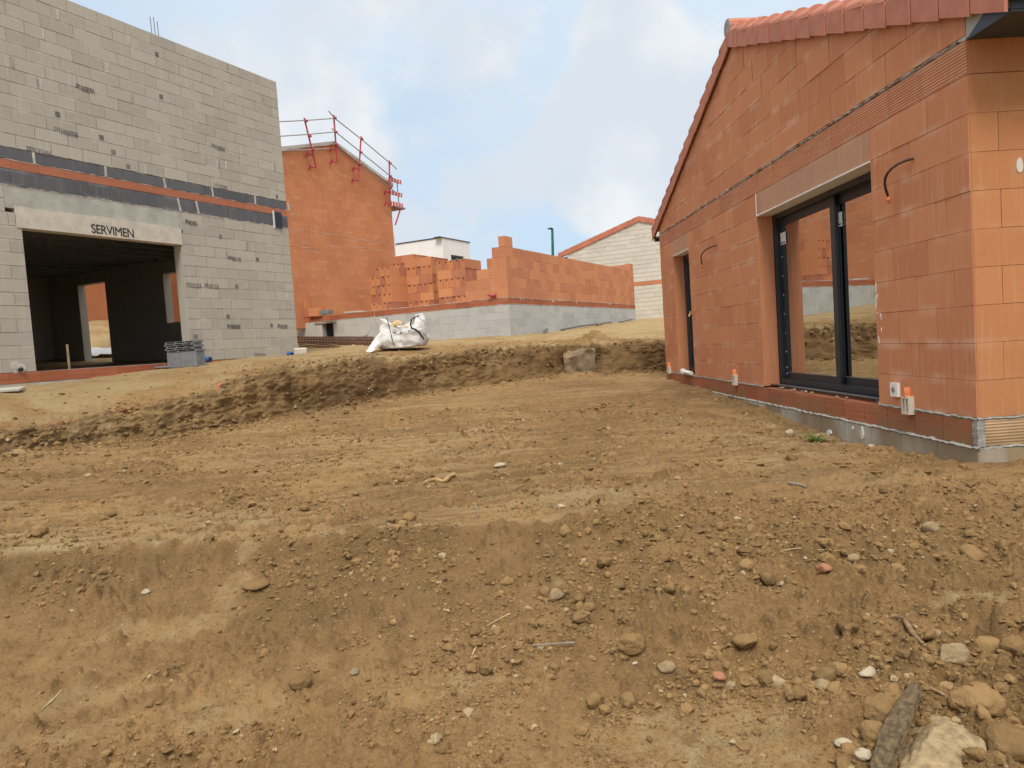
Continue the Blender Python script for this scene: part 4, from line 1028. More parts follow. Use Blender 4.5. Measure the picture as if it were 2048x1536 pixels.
# ------------------------------------------------------------------ far grey block house, white cube house, orange house beyond the garage
def build_far():
    T = thing('grey_gable_house', 'pale grey block gable with orange tiled verge and one orange stripe, in the distance', 'house', (H0[0], H0[1], .7))
    fr = Frame(H0, eL, -dL)
    hf = [(-.303, 1, 5.28+.303*.27), (.303, 1, 5.28-.303*.27)]
    rows = [(.3+.2*k, .5+.2*k) for k in range(10)]; rows2 = [(2.46+.2*k, 2.66+.2*k) for k in range(15)]
    mb = MB(); courses(mb, fr, -3.95, 3.5, rows[:-1]+[(2.1, 2.275)], (), L=.5, gap=.022, joint=.012, halfs=hf); courses(mb, fr, -3.95, 3.5, rows2, (), L=.5, gap=.022, joint=.012, halfs=hf); mb.build('gable_wall', 'block_warm', T)
    mb = MB(); courses(mb, fr, -3.95, 3.5, [(2.28, 2.455)], (), L=.5, gap=.003, joint=.002); mb.build('stripe', 'brick_far', T)
    mb = MB()
    for s in (-1, 1):
        n = 13; L = 4.15 if s < 0 else 3.9
        for k in range(n):
            a = -.27+s*L*k/n; b = -.27+s*L*(k+1)/n; za = 5.28-.303*abs(a+.27); zb = 5.28-.303*abs(b+.27)
            poly = [(a, za-.02), (a, za+.21), (b, zb+.225), (b, zb-.035)]
            mb.prism(fr, poly if s > 0 else poly[::-1], -.1, .07)
    mb.build('verge_tiles', 'tile_far', T)
    mb = MB()
    for s in (-1, 1):
        e = -.27+s*4.1; z = 5.28-.303*4.1
        f4 = [fr(-.27, 5.47, -.1), fr(e, z+.2, -.1), fr(e, z+.2, -9), fr(-.27, 5.47, -9)]; mb.face(f4 if s < 0 else f4[::-1])
    mb.build('roof', 'tile_far', T)
    mb = MB(); mb.rect(fr, -4.35, -3.96, 3.93, 4.03, -8, -.02); mb.build('gutter', 'dark_metal', T)
    mb = MB(); mb.rect(Frame(H0-eL*3.95, dL, -eL), .21, 9, .3, 4.1, -.2, -.001); mb.build('side_wall', 'block_warm', T)
    W0 = ray(887, 520)*40.; W0[2] = 0
    T2 = thing('white_house', 'small flat-roofed white rendered house block behind the brick stacks', 'house', (W0[0], W0[1], 1.5))
    f1 = Frame(W0, eL, -dL); f2 = Frame(W0, dL, eL)
    mb = MB(); w0, z0 = f2.uz((904, 541)); w1, z1 = f2.uz((928, 513))
    mb.rect(f1, -6.5, 0, 1.2, 5.98, -.3, 0)
    for (a, b, c, d) in ((.301, w0, 1.2, 5.98), (w1, 3.0, 1.2, 5.98), (w0, w1, z1, 5.98), (w0, w1, 1.2, z0-.6)): mb.rect(f2, a, b, c, d, -.3, 0)
    mb.rect(Frame(W0+dL*3.0, -eL, dL), .3, 6.5, 1.2, 5.98, -.3, -.001)
    mb.build('wall', 'render_white', T2)
    mb = MB(); mb.rect(f1, -6.55, .04, 5.98, 6.03, -.34, .04); mb.rect(f2, -.30, 3.04, 5.981, 6.03, -.34, .039); mb.rect(f2, .3, 3.0, 5.7, 5.95, -6.2, -.3); mb.build('roof_trim', 'dark_metal', T2)
    mb = MB(); mb.rect(f2, w0, w0+.08, z0-.6, z1, -.2, -.12); mb.rect(f2, w1-.08, w1, z0-.6, z1, -.2, -.12); mb.rect(f2, w0+.08, w1-.08, z1-.1, z1, -.2, -.12); mb.rect(f2, w0+.42, w0+.5, z0-.6, z1-.1, -.2, -.12)
    wi = mb.build('window', 'dark_metal', T2); mb = MB(); mb.rect(f2, w0+.08, w1-.08, z0-.6, z1-.1, -.17, -.15); mb.build('glass_pane', 'glass', wi)
    K0 = V(-15.1, 26.6, 0)
    T3 = thing('far_brick_wall', 'orange brick wall on rising sand seen through the garage doorway', 'wall', (K0[0], K0[1], 1.9))
    fk = Frame(K0, dL, eL); mb = MB(); courses(mb, fk, -5, 6.4, [(1.5+.275*k, 1.775+.275*k) for k in range(12)], (), L=.5, gap=.006, joint=.004); mb.build('masonry', 'brick_far', T3)
build_far()
lp = ray(1105, 513)*45
t = thing('street_lamp', 'thin green street lamp rising behind the half-built brick wall', 'lamp', (lp[0], lp[1], 1.0))
tp = ray(1104.5, 458)*45
mb = MB(); mb.tube([V(lp[0], lp[1], .8), V(lp[0]-.02, lp[1], 4), V(tp[0], tp[1], tp[2])], [.11, .10, .075], 10); mb.build('pole', 'lamp_green', t)
mb = MB(); a = V(tp[0], tp[1], tp[2]); mb.tube([a+V(.06, 0, -.02), a+V(-.1, 0, .04), a+V(-.30, 0, .02)], [.10, .14, .05], 8, flat=.5); mb.build('lamp_head', 'dark_metal', t)
def gp(px, py, up=0.):
    p = gpx(px, py); return V(p[0], p[1], gz(p[0], p[1])+up)
# ------------------------------------------------------------------ loose hollow bricks stacked on the slab
def brick_mesh(seed, holes=True):
    """0.5 x 0.2 x 0.27 hollow brick: grooved ends, black patches stand for the cells near the top of the ends"""
    R = random.Random(seed); mb = MB(); I = Frame(V(0, 0, 0), V(1, 0, 0), V(0, -1, 0))
    w, l, h = .098, .247, .134
    # outline in plan with tongue-and-groove ends
    def end(y, s):
        pts = []; n = 4
        for k in range(n):
            x0 = -w+2*w*k/n; x1 = -w+2*w*(k+1)/n
            pts += [(x0+.004, y), (x0+.016, y), (x0+.018, y-s*.016), (x1-.014, y-s*.016), (x1-.012, y)]
        return pts
    a = [(-w, -l)] + end(-l, -1) + [(w, -l), (w, l)] + [(x, y) for x, y in reversed(end(l, 1))] + [(-w, l)]
    lo = [V(x, y, 0) for x, y in a]; hi = [V(x, y, 2*h) for x, y in a]; k = len(a)
    mb.face(hi); mb.face(lo[::-1])
    for i in range(k): mb.face([lo[i], lo[(i+1) % k], hi[(i+1) % k], hi[i]])
    me = mb.mesh('hollow_brick'); me.materials.append(M['brick_loose'])
    # shade inside the cells is added by cell_mesh as flat black patches
    return me
def cell_mesh():
    mb = MB(); w, l, h = .098, .2475, .268
    for s in (-1, 1):
        for k in range(1):
            x = .02
            y = s*(l+.0006); z = h-.052
            p = [V(x-.026, y, z), V(x+.026, y, z), V(x+.026, y, z+.036), V(x-.026, y, z+.036)]
            mb.face(p if s < 0 else p[::-1])
    me = mb.mesh('brick_cell_shade'); me.materials.append(M['black']); return me
BM = [brick_mesh(i) for i in range(2)]; CM = cell_mesh()
LAB = {}
def put_brick(x, y, z, rz, label, cells=True):
    o = bpy.data.objects.new('hollow_brick', random.choice(BM)); COL.objects.link(o); o.location = (x, y, z); o.rotation_euler = (0, 0, rz+random.uniform(-.012, .012))
    tag(o, label, 'brick', 'loose hollow bricks stacked on the slab')
    if cells:
        c = bpy.data.objects.new('brick_cell_shade', CM); COL.objects.link(c); c.parent = o
def stack(px, Yc, nz, nu, nw, label, skip=(), z0=1.252, side=True):
    """px: photo x of the near right corner of the stack; bricks laid alternately along and across"""
    c = ray(px, 600)*Yc; c[2] = 0
    yaw = -aL
    for k in range(nz):
        if k % 2 == 0 or nu == 4:           # ends to the front: nu bricks of .2 side by side, nw deep
            for i in range(nu):
                for j in range(nw):
                    if 0 < i and 0 < j < nw-1 and k < nz-1: continue
                    if (k, i, j) in skip: continue
                    p = c - eL*(.1+.202*i) + dL*(.25+.503*j) + eL*random.uniform(-.004, .004)+dL*random.uniform(-.012, .012)
                    put_brick(p[0], p[1], z0+.270*k, yaw, label)
        else:                               # long sides to the front
            na = max(1, round(nu*.2/.5)); nb = round(nw*.5/.2)
            for i in range(na):
                for j in range(nb):
                    if 0 < i and 0 < j < nb-1 and k < nz-1: continue
                    if (k, i, j) in skip: continue
                    p = c - eL*(.25+.503*i) + dL*(.1+.202*j) + eL*random.uniform(-.006, .006)+dL*random.uniform(-.006, .006)
                    put_brick(p[0], p[1], z0+.270*k, yaw+math.pi/2, label)
stack(784, 22.55, 5, 4, 3, 'orange hollow brick in the leftmost stack at the slab edge above the white bag', skip={(4, 3, 0), (4, 3, 1), (4, 3, 2), (4, 0, 2), (4, 1, 2), (4, 2, 2)})
stack(868, 22.9, 6, 5, 2, 'orange hollow brick in the tallest stack in the middle of the slab', skip=set())
stack(935, 21.75, 5, 5, 2, 'orange hollow brick in the stack nearest the stepped wall end', skip=set())
stack(833, 26.2, 8, 5, 2, 'orange hollow brick in the stack farthest back before the white house')
for i, (px, py, Y, rz) in enumerate(((612, 628, 23.3, .1), (634, 627, 23.0, .05), (604, 618, 23.4, .0))):
    p = ray(px, py)*Y
    put_brick(p[0], p[1], 1.252 if i < 2 else 1.524, -aL+math.pi/2+rz, 'orange hollow brick lying at the far left end of the slab beside the block building', False)
def small_block(name, mat, c, s, rz, label, cat, tilt=0., bev=.006, group=None):
    bm = bmesh.new(); bmesh.ops.create_cube(bm, size=1); bmesh.ops.scale(bm, vec=s, verts=bm.verts)
    bmesh.ops.bevel(bm, geom=bm.edges[:], offset=bev, segments=1, affect='EDGES')
    me = bpy.data.meshes.new(name); bm.to_mesh(me); bm.free(); me.materials.append(M[mat])
    o = bpy.data.objects.new(name, me); COL.objects.link(o); o.location = c; o.rotation_euler = (tilt, 0, rz)
    return tag(o, label, cat, group)
p = ray(652, 627)*22.35; small_block('cement_block', 'grey_block', (p[0], p[1], 1.315), (.38, .2, .13), -aL+.05, 'small dark grey cement block on the slab edge left of the brick stacks', 'block')
p = ray(709, 622)*22.6; small_block('pale_board', 'mortar_pale', (p[0], p[1], 1.275), (.6, .25, .05), -aL+.2, 'flat pale board on the slab beside the leftmost brick stack', 'board')
p = ray(985, 592); h = hitp((985, 592), S-dL*.05, dL)
mb = MB(); mb.tube([h+V(-.13, 0, .04), h+V(.0, 0, .0), h+V(.10, 0, -.03)], [.028, .04, .03], 7); mb.tube([h+V(.03, -.02, -.02), h+V(.11, -.05, .06)], .014, 5); tag(mb.build('red_clamp', 'redplastic'), 'small dark red clamp on the base course near the wall corner', 'clamp')
h = hitp((596+8, 633), S-dL*.06, dL); mb = MB(); mb.tube([h+V(-.1, 0, .03), h+V(.06, 0, -.02)], [.025, .035], 7); tag(mb.build('red_clamp', 'redplastic'), 'small dark red clamp on the base course beside the block building', 'clamp')
h1 = hitp((750, 621), S-dL*.03, dL); h2 = ray(764, 672)*18.0
mb = MB(); mb.tube([h1, h1+V(-.02, -.05, -.15), (h1*.4+h2*.6), h2], .007, 5); tag(mb.build('string_line', 'twig'), 'thin pale string hanging from the slab edge to the white bag', 'string')

# ------------------------------------------------------------------ hollow cement pieces stacked in front of the garage
bp = ray(374, 737)*12.7; zb_ = gz(bp[0], bp[1])
byaw = -aL+math.radians(12)
small_block('cement_block', 'grey_block', (bp[0], bp[1], zb_+.125), (.60, .23, .27), byaw, 'long dark grey cement block at the bottom of the pile before the garage opening', 'block', bev=.008)
def plank_mesh():
    mb = MB(); I = Frame(V(0, 0, 0), V(1, 0, 0), V(0, -1, 0)); L, Wd, H = .29, .12, .017
    xs = [-L, -.262, -.09, -.075, .09, .105, .262, L]
    for a, b, solid in ((-L, -.262, 1), (-.262, -.09, 0), (-.09, -.07, 1), (-.07, .09, 0), (.09, .11, 1), (.11, .262, 0), (.262, L, 1)):
        if solid: mb.rect(I, a, b, -H, H, -Wd, Wd)
        else: mb.rect(I, a, b, -H, -H+.007, -Wd+.0, Wd-.001); mb.rect(I, a, b, H-.007, H, -Wd, Wd-.001)
    me = mb.mesh('hollow_plank'); me.materials.append(M['grey_block']); return me
PMs = plank_mesh()
wds = ('lowest', 'second from bottom', 'middle', 'second from top', 'topmost')
for k in range(5):
    o = bpy.data.objects.new('hollow_plank', PMs); COL.objects.link(o); j = (.02, -.025, .005, -.03, -.01)[k]
    o.location = (bp[0]+j*math.cos(byaw), bp[1]+j*math.sin(byaw)-.01*k % .02, zb_+.262+.018+.0365*k); o.rotation_euler = (0, 0, byaw+(.02, -.03, .01, -.02, .03)[k])
    tag(o, wds[k]+' thin grey slotted cement slab in the pile before the garage opening', 'slab', 'slotted slabs piled on the cement block')
q = ray(335, 741)*12.75
small_block('flat_tile', 'slate_stone' if False else 'grey_block', (q[0], q[1], gz(q[0], q[1])+.02), (.34, .22, .03), byaw+.3, 'flat grey cement piece lying on the sand left of the block pile', 'tile')
q = ray(601, 704)*15.2
small_block('pale_block', 'lintel', (q[0], q[1], gz(q[0], q[1])+.075), (.25, .17, .12), .35, 'pale cream block lying by the right corner of the block building', 'block', tilt=.12, bev=.01)
q = ray(12, 774)*10.1
small_block('grey_slab', 'concrete', (q[0], q[1], gz(q[0], q[1])+.03), (.42, .2, .05), .2, 'broken flat grey concrete piece on gravel at the far left', 'rubble', tilt=.1, bev=.012)

# ------------------------------------------------------------------ white bulk bag
def bulk_bag():
    c = ray(806, 668)*15.6; zg = gz(c[0], c[1]); k = 15.6/F_PX
    T = thing('bulk_bag', 'slumped white woven bulk bag with dark straps on the sandy bank', 'bag', (c[0], c[1], zg))
    base = V(c[0], c[1], zg)
    bm = bmesh.new(); bmesh.ops.create_cube(bm, size=2); bmesh.ops.subdivide_edges(bm, edges=bm.edges[:], cuts=26, use_grid_fill=True)
    for v in bm.verts:
        x, y, z = v.co; t = (z+1)/2
        n = max(abs(x), abs(y)); 
        r = math.hypot(x, y) or 1
        rr = 1/((abs(x)/r)**5+(abs(y)/r)**5)**.2 * n if n > 0 else 0
        X, Y = x/r*rr, y/r*rr
        wd = .40+.14*(1-t)**1.0; 
        X2 = X*wd+.02*(1-t)-.03*t; Y2 = Y*(.34+.10*(1-t))
        top = .64-.02*X-(.20*(1-min(1, abs(X*1.05))**1.5))*(t > .5)+.09*max(0, X)**3
        Z2 = t**.85*top+.03
        if X2 > 0 and t < .5: Z2 += .06*X2*(1-t)
        if t < .25: s_ = 1-.16*(1-t/.25)**2; X2 *= s_; Y2 *= s_
        q = Vector((X2*2.3, Y2*2.3, Z2*2.3))
        w = mnoise.noise(q*1.3)*.085+mnoise.noise(q*3.1+Vector((3, 1, 2)))*.04+(.5-abs(mnoise.noise(q*2.1+Vector((9, 4, 5)))))*.06
        dn = Vector((X2, Y2, .1)).normalized()
        v.co = Vector((X2, Y2, Z2))+dn*w
    bmesh.ops.recalc_face_normals(bm, faces=bm.faces)
    me = bpy.data.meshes.new('bag_body'); bm.to_mesh(me); bm.free(); me.polygons.foreach_set('use_smooth', [True]*len(me.polygons)); me.materials.append(M['bag'])
    o = bpy.data.objects.new('bag_body', me); COL.objects.link(o); o.parent = T; T.rotation_euler = (0, 0, 0)
    # where does a ray through a photo pixel meet the bag body
    from mathutils.bvhtree import BVHTree
    bv = BVHTree.FromPolygons([v.co+Vector(base) for v in me.vertices], [p.vertices[:] for p in me.polygons])
    def on(px, py, off=.012, Yd=15.15):
        d = Vector(ray(px, py)).normalized(); r_ = bv.ray_cast(Vector((0, 0, 0)), d)
        return np.array(r_[0]-d*off) if r_[0] is not None else ray(px, py)*Yd
    T['_o'] = list(base)
    mb = MB(); mb.tube([on(773, 634), on(775, 641), on(778, 652), on(781, 664), on(784, 677), on(788, 690)], .019, 6, flat=.4); mb.build('strap', 'bag_strap', T)
    mb = MB(); mb.tube([on(836, 631), on(829, 634), on(823, 639), on(821, 648), on(823, 656), on(831, 659), on(838, 664), on(843, 672), on(848, 679)], [.024, .022, .02, .02, .02, .019, .018, .018, .016], 6, flat=.5); mb.build('strap', 'bag_strap', T)
    # faded print: two yellow patches and a small blue figure
    R = random.Random(4)
    for (px, py, w, mat, nm) in ((790, 650, 11, 'brass2', 'yellow_print'), (797, 645, 6, 'brass2', 'yellow_print'), (812, 653, 7, 'brass2', 'yellow_print'), (800, 659, 4, 'blue2', 'blue_print')):
        mb = MB(); k2 = 9
        ring = [on(px+w*.8*math.cos(6.283*i/k2)*R.uniform(.4, 1), py+w*.5*math.sin(6.283*i/k2)*R.uniform(.4, 1), .006) for i in range(k2)]
        cc_ = on(px, py, .006)
        for i in range(k2): mb.face([cc_, ring[i], ring[(i+1) % k2]])
        mb.build(nm, mat, T)
    # sand heaped in the mouth of the bag
    mb = MB(); cpt = base+V(-.10, .0, .55)
    n = 12
    for i in range(n):
        for j in range(4):
            f = lambda a, b: cpt+V(.15*(1-b/4)*math.cos(6.283*a/n), .15*(1-b/4)*math.sin(6.283*a/n), .08*(1-(1-b/4)**2)+.01*math.sin(a*3+b))
            mb.face([f(i, j), f(i+1, j), f(i+1, j+1), f(i, j+1)], smooth=True)
    mb.build('bag_content', 'shard2', T, weld=True)
    # loose skirt pulled out to the left
    mb = MB(); A0, A1 = on(772, 655, -.05), on(768, 690, -.05); B0, B1 = ray(731, 700)*15.0, ray(740, 708)*14.7
    B0[2] = gz(B0[0], B0[1])+.02; B1[2] = gz(B1[0], B1[1])+.015
    n = 14
    def fl_(i, j):
        s = i/n; t = j/8; a = A0+(A1-A0)*t; b = B0+(B1-B0)*t; p = a+(b-a)*s
        return p+V(0, -.05*math.sin(3.1*s)*math.sin(3.1*t)-.02*math.sin(9*t+3*s), .04*math.sin(3.14*s)*(1-t)+.02*math.sin(7*t+5*s)*(1-s))
    for i in range(n):
        for j in range(8): mb.face([fl_(i, j), fl_(i+1, j), fl_(i+1, j+1), fl_(i, j+1)], smooth=True)
    mb.build('bag_skirt', 'bag', T, weld=True)
M['brass2'] = mat_flat('yellow_print', (.72, .55, .25), .7); M['blue2'] = mat_flat('blue_print', (.32, .38, .5), .7); M['shard2'] = mat_flat('clay_sand', (.55, .36, .22), .95, bmp=.5)
bulk_bag()

# ------------------------------------------------------------------ steel rods behind the bag, timber and rubble at the plinth
def rod(pxs, mat, r, label, name='steel_rod', group=None, lift=0.):
    pts = []
    for (x, y, Y) in pxs: pts.append(ray(x, y)*Y)
    mb = MB(); mb.tube(pts, r, 6); return tag(mb.build(name, mat), label, 'rod', group)
for k in range(3):
    T = thing('rebar_cage', ('rusty brown reinforcing cage at the top', 'rusty brown reinforcing cage in the middle', 'rusty brown reinforcing cage at the bottom')[k]+' of the bundle behind the bag', 'rebar', ray(670, 680)*19.5)
    y0 = 674+5.0*k; Y0 = 20.6-.55*k
    for q in range(4):
        mb = MB(); dy = (0, 0, 3.6, 3.6)[q]; dY = (0, .2, 0, .2)[q]
        mb.tube([ray(592, y0+dy)*(Y0+dY), ray(745, y0+dy+(1.5 if k else .2))*(Y0-1.2+dY)], .02, 6); mb.build('bar', 'rust', T)
    for q in range(26):
        f = q/25; x = 592+153*f; Y = Y0-1.2*f; a = ray(x, y0+.1)*Y; b = ray(x, y0+3.7)*Y
        mb = MB(); dv = V(0, .2, 0); mb.tube([a, a+dv, b+dv, b, a], .011, 5, caps=False); mb.build('stirrup', 'rust', T)
for k, (a, b) in enumerate((((596, 684, 19.0), (680, 693, 18.)), ((598, 689, 18.6), (668, 694, 17.8)), ((600, 693, 18.2), (660, 695, 17.6)))):
    rod((a, b), 'rust', .016, ('upper', 'middle', 'lower')[k]+' loose rusty rod lying on the soil left of the bag', group='loose rods on the soil')
rod(((700, 680, 19.), (735, 671, 20), (737, 664, 20.2)), 'rebar', .012, 'thin bent rod end sticking up behind the bag')
for k, (a, b, w, m) in enumerate((((1122, 662), (1196, 652), .03, 'rebar'), ((1196, 652), (1204, 646), .05, 'wood_grey'), ((1198, 650), (1222, 648), .05, 'wood_grey'), ((1240, 646), (1264, 642), .04, 'wood_grey'), ((1266, 640), (1276, 638), .05, 'slate_stone'), ((1088, 667), (1100, 660), .03, 'rebar'))):
    p0, p1 = gp(*a, .04), gp(*b, .07); mb = MB(); mb.tube([p0, (p0+p1)/2+V(0, 0, .02), p1], w, 6)
    tag(mb.build('timber_offcut', m), ('long thin dark rod lying along the foot of the grey plinth', 'short raised timber end at the foot of the grey plinth', 'grey timber offcut beside the raised timber end at the plinth foot', 'grey timber lying on the sand near the far end of the plinth', 'dark short offcut at the far corner of the plinth', 'short dark rod in the rubble by the plinth')[k], 'offcut')

# ------------------------------------------------------------------ stones and clods
def lump_mesh(name, seed, sub, mat, s=(1, 1, .7), rough=.35, facet=0., smooth=None, nf=11):
    bm = bmesh.new(); bmesh.ops.create_icosphere(bm, subdivisions=sub, radius=1)
    o = Vector((seed*3.7, seed*1.3, seed*2.1)); R = random.Random(seed)
    cuts = [(Vector((R.gauss(0, 1), R.gauss(0, 1), R.gauss(0, 1))).normalized(), R.uniform(.62, .92)) for _ in range(nf)] if facet else []
    for v in bm.verts:
        p = v.co.copy()
        q = p*(1+rough*.8*mnoise.noise(p*1.1+o))
        for n, lim in cuts:
            t = q.dot(n)
            if t > lim: q -= n*(t-lim)*.92
        d = 1+rough*.5*mnoise.noise(p*2.5+o)+rough*.45*(.4-abs(mnoise.noise(p*4.2+o)))+rough*.25*mnoise.noise(p*9+o)+rough*.14*mnoise.noise(p*19+o)
        v.co = Vector((q.x*s[0], q.y*s[1], q.z*s[2]))*d
    me = bpy.data.meshes.new(name); bm.to_mesh(me); bm.free()
    me.polygons.foreach_set('use_smooth', [(sub > 2) if smooth is None else smooth]*len(me.polygons))
    c = me.color_attributes.new('Col', 'FLOAT_COLOR', 'POINT'); c.data.foreach_set('color', np.tile([.0, 0, 0, 1], (len(me.vertices), 1)).ravel())
    if mat: me.materials.append(M[mat])
    return me
def stone(name, px, py, wpx, mat, label, cat, s=(1, 1, .7), sub=3, rough=.3, facet=0., rz=0., seed=1, sink=.25, tilt=(0, 0)):
    p = gpx(px, py+wpx*.15); sc = wpx/2*p[1]/F_PX
    me = lump_mesh(name, seed, sub, mat, s, rough, facet)
    o = bpy.data.objects.new(name, me); COL.objects.link(o)
    o.scale = (sc,)*3; o.location = (p[0], p[1]+sc*.3, gz(p[0], p[1])+sc*s[2]*(1-2*sink)*.8); o.rotation_euler = (tilt[0], tilt[1], rz)
    return tag(o, label, cat)
def long_rock(name, px0, px1, w, mat, label, cat, s=(1, .2, .18), seed=1, up=.02, lift=(0, 0), h=None, rough=.16):
    a, b = gp(*px0, lift[0]), gp(*px1, lift[1]); d = b-a; L = np.linalg.norm(d)/2
    me = lump_mesh(name, seed, 6, mat, (1, w/L/2, (h or w*.85)/L/2), rough, 1, None, 14); o = bpy.data.objects.new(name, me); COL.objects.link(o)
    o.scale = (L,)*3; o.location = (a+b)/2+V(0, 0, up); o.rotation_euler = Vector(d).to_track_quat('X', 'Z').to_euler()
    return tag(o, label, cat)
long_rock('boulder', (1888, 1408), (1893, 1800), .46, 'boulder_stone', 'large pale sandy rock slab filling the bottom right corner', 'rock', seed=3, up=-.07, lift=(.02, -.02), h=.26, rough=.14)
long_rock('long_stone', (1842, 1385), (1730, 1640), .085, 'slate_stone', 'long dark brown pointed stone leaning against the large pale rock', 'rock', seed=5, up=.035, lift=(.03, .03))
stone('clod', 1770, 1428, 74, 'clod', 'big round brown clod left of the long dark stone', 'clod', (1, .95, .8), 4, .3, 0, .3, 7, .2)
stone('clod', 1788, 1395, 52, 'clod', 'brown clod touching the tip of the long dark stone', 'clod', (1, .8, .8), 4, .3, 0, 1.3, 17, .2)
stone('clod', 1752, 1472, 60, 'clod', 'smooth brown clod below the big round one, beside the long dark stone', 'clod', (.8, 1., .8), 4, .25, 0, .5, 8, .2)
stone('clod', 1962, 1408, 104, 'clod', 'large flat brown clod above the large pale rock', 'clod', (1, .85, .7), 4, .28, 0, .4, 9, .25)
stone('clod', 2030, 1495, 110, 'clod', 'brown clod cut by the right picture edge beside the large pale rock', 'clod', (1, .9, .7), 4, .3, 0, .9, 19, .25)
stone('rock', 1912, 1313, 74, 'boulder_stone', 'rounded pale brown rock to the right of the bent root', 'rock', (1, .78, .7), 4, .2, .86, .3, 11, .25)
stone('rock', 1648, 877, 44, 'pale_stone', 'sandy rock beside the green weed at the house foundation', 'rock', (1, .8, .55), 3, .25, .85, .1, 12, .2)
stone('rock', 1265, 1295, 60, 'clod', 'round brown lump in the middle right foreground', 'clod', (1, .9, .8), 4, .3, 0, .8, 13, .2)
stone('rock', 600, 1368, 42, 'clod', 'rounded brown lump right of the pale flattened pads', 'clod', (1, .8, .7), 4, .25, 0, .2, 14, .25)
stone('clod', 76, 1066, 32, 'clod', 'dark clod at the far left near the low ledge', 'clod', (1, .8, .75), 3, .35, 0, .7, 15, .1)
stone('clod', 219, 1030, 22, 'clod', 'dark clod just above the ledge, right of the far left one', 'clod', (1, .8, .8), 3, .35, 0, .7, 16, .1)
stone('clod', 508, 1165, 58, 'clod', 'smooth flattened brown lump on the slope below the ledge', 'clod', (1, .95, .3), 3, .12, 0, .7, 18, .35)
for (px, py, w, mat, lab, sd) in ((1122, 1013, 20, 'white_stone', 'angular white stone in the middle of the dug ground', 21), (1000, 930, 26, 'white_stone', 'flat whitish stone fragment, farther back in the middle of the dug ground', 22), (1180, 1005, 16, 'shard', 'small orange clay shard just right of the angular white stone', 23),
        (1372, 972, 18, 'shard', 'orange clay shard beside the rounded pale pebble', 24), (1356, 956, 17, 'pale_stone', 'rounded pale pebble beside an orange shard, right of centre', 25), (1440, 1352, 32, 'shard', 'elongated orange clay shard in the right foreground', 26),
        (1462, 1370, 26, 'pale_stone', 'pale stone just below the elongated orange shard', 27), (1112, 1190, 40, 'pale_stone', 'flat yellowish stone in the centre of the slope', 28), (709, 1345, 22, 'grey_stone', 'round grey pebble in the left middle foreground', 29), (1270, 1327, 12, 'white_stone', 'small white pebble below the round brown lump', 30),
        (823, 1273, 8, 'white_stone', 'tiny bright white chip left of the straw pieces', 31), (1611, 1116, 12, 'white_stone', 'small bright white chip in the right middle ground', 32), (1692, 1490, 40, 'white_stone', 'whitish rock fragment near the bottom, left of the long dark stone', 33), (1728, 1512, 36, 'white_stone', 'lower whitish rock fragment at the bottom edge', 34),
        (1337, 1335, 40, 'pale_stone', 'dusty stone lump right of the small white pebble', 35), (1865, 1058, 38, 'pale_stone', 'pale rock on the dug ground at the right', 36), (1710, 1118, 30, 'pale_stone', 'dusty stone, right middle ground', 37), (1650, 1137, 34, 'shard', 'reddish brown stone in the cluster at the right middle ground', 38),
        (1870, 1265, 26, 'pale_stone', 'small pale stone just right of the bent root', 39), (1705, 1265, 18, 'pale_stone', 'small pale stone just left of the bent root', 40), (1508, 1270, 15, 'root_yellow', 'small yellow fragment in the right foreground', 41), (290, 1185, 20, 'white_stone', 'thin white fragment at the left on the slope', 42),
        (1585, 918, 26, 'clod', 'brown clod on the dug ground before the house foundation', 43), (2010, 1090, 40, 'clod', 'brown clod near the right edge, middle ground', 44), (1740, 1348, 48, 'white_stone', 'crumbling whitish stone above the dark clods at the right', 45), (1645, 1370, 38, 'pale_stone', 'half buried dusty stone left of the crumbling whitish one', 46),
        (1745, 895, 20, 'white_stone', 'white rubble piece on the soil against the foundation', 47), (1580, 865, 24, 'white_stone', 'white rubble flake on the soil near the weed', 48), (1100, 655, 14, 'white_stone', 'whitish rubble lump at the foot of the grey plinth', 49), (1112, 658, 12, 'grey_stone', 'grey rubble lump at the foot of the grey plinth', 50)):
    stone('stone', px, py, w, mat, lab, 'stone', (1, .7+.3*random.random(), .5+.25*random.random()), 2 if w < 25 else 3, .28, .8, random.uniform(0, 3), sd, .22)

def root(pts, r, mat, label, name='root', up=.01):
    p = [gp(x, y, up) for x, y in pts]; n = len(p)
    mb = MB(); q = []
    for i in range(n-1):
        for k in range(4):
            t = k/4; a = p[max(0, i-1)]; b = p[i]; c = p[i+1]; d = p[min(n-1, i+2)]
            q.append(.5*(2*b+(c-a)*t+(2*a-5*b+4*c-d)*t*t+(3*b-a-3*c+d)*t**3))
    q.append(p[-1]); rs = [r*(.75+.5*mnoise.noise(Vector((i*.45, r*900, 3))))*(1-.35*abs(i/len(q)-.5)) for i in range(len(q))]
    mb.tube(q, rs, 8); return tag(mb.build(name, mat), label, name.replace('_', ' '))
root([(1785, 1240), (1806, 1246), (1826, 1275), (1852, 1302)], .0135, 'root', 'thick bent brown root lying in the rubble at the right', up=.02)
root([(1066, 1295), (1105, 1292), (1150, 1289)], .0058, 'wood_grey', 'straight grey twig in the centre foreground', 'twig')
root([(945, 1314), (950, 1303), (957, 1291)], .006, 'twig', 'short thick pale straw stalk in the centre foreground', 'straw')
root([(974, 1256), (996, 1243), (1020, 1231)], .004, 'twig', 'thin pale straw lying diagonally above the short stalk', 'straw')
root([(1003, 1300), (1012, 1296)], .004, 'twig', 'small pale straw tip between the stalk and the grey twig', 'straw')
root([(848, 971), (868, 964), (888, 967), (900, 957), (911, 953)], .022, 'root_yellow', 'curved yellow brown root on the dug ground left of centre', up=.02)
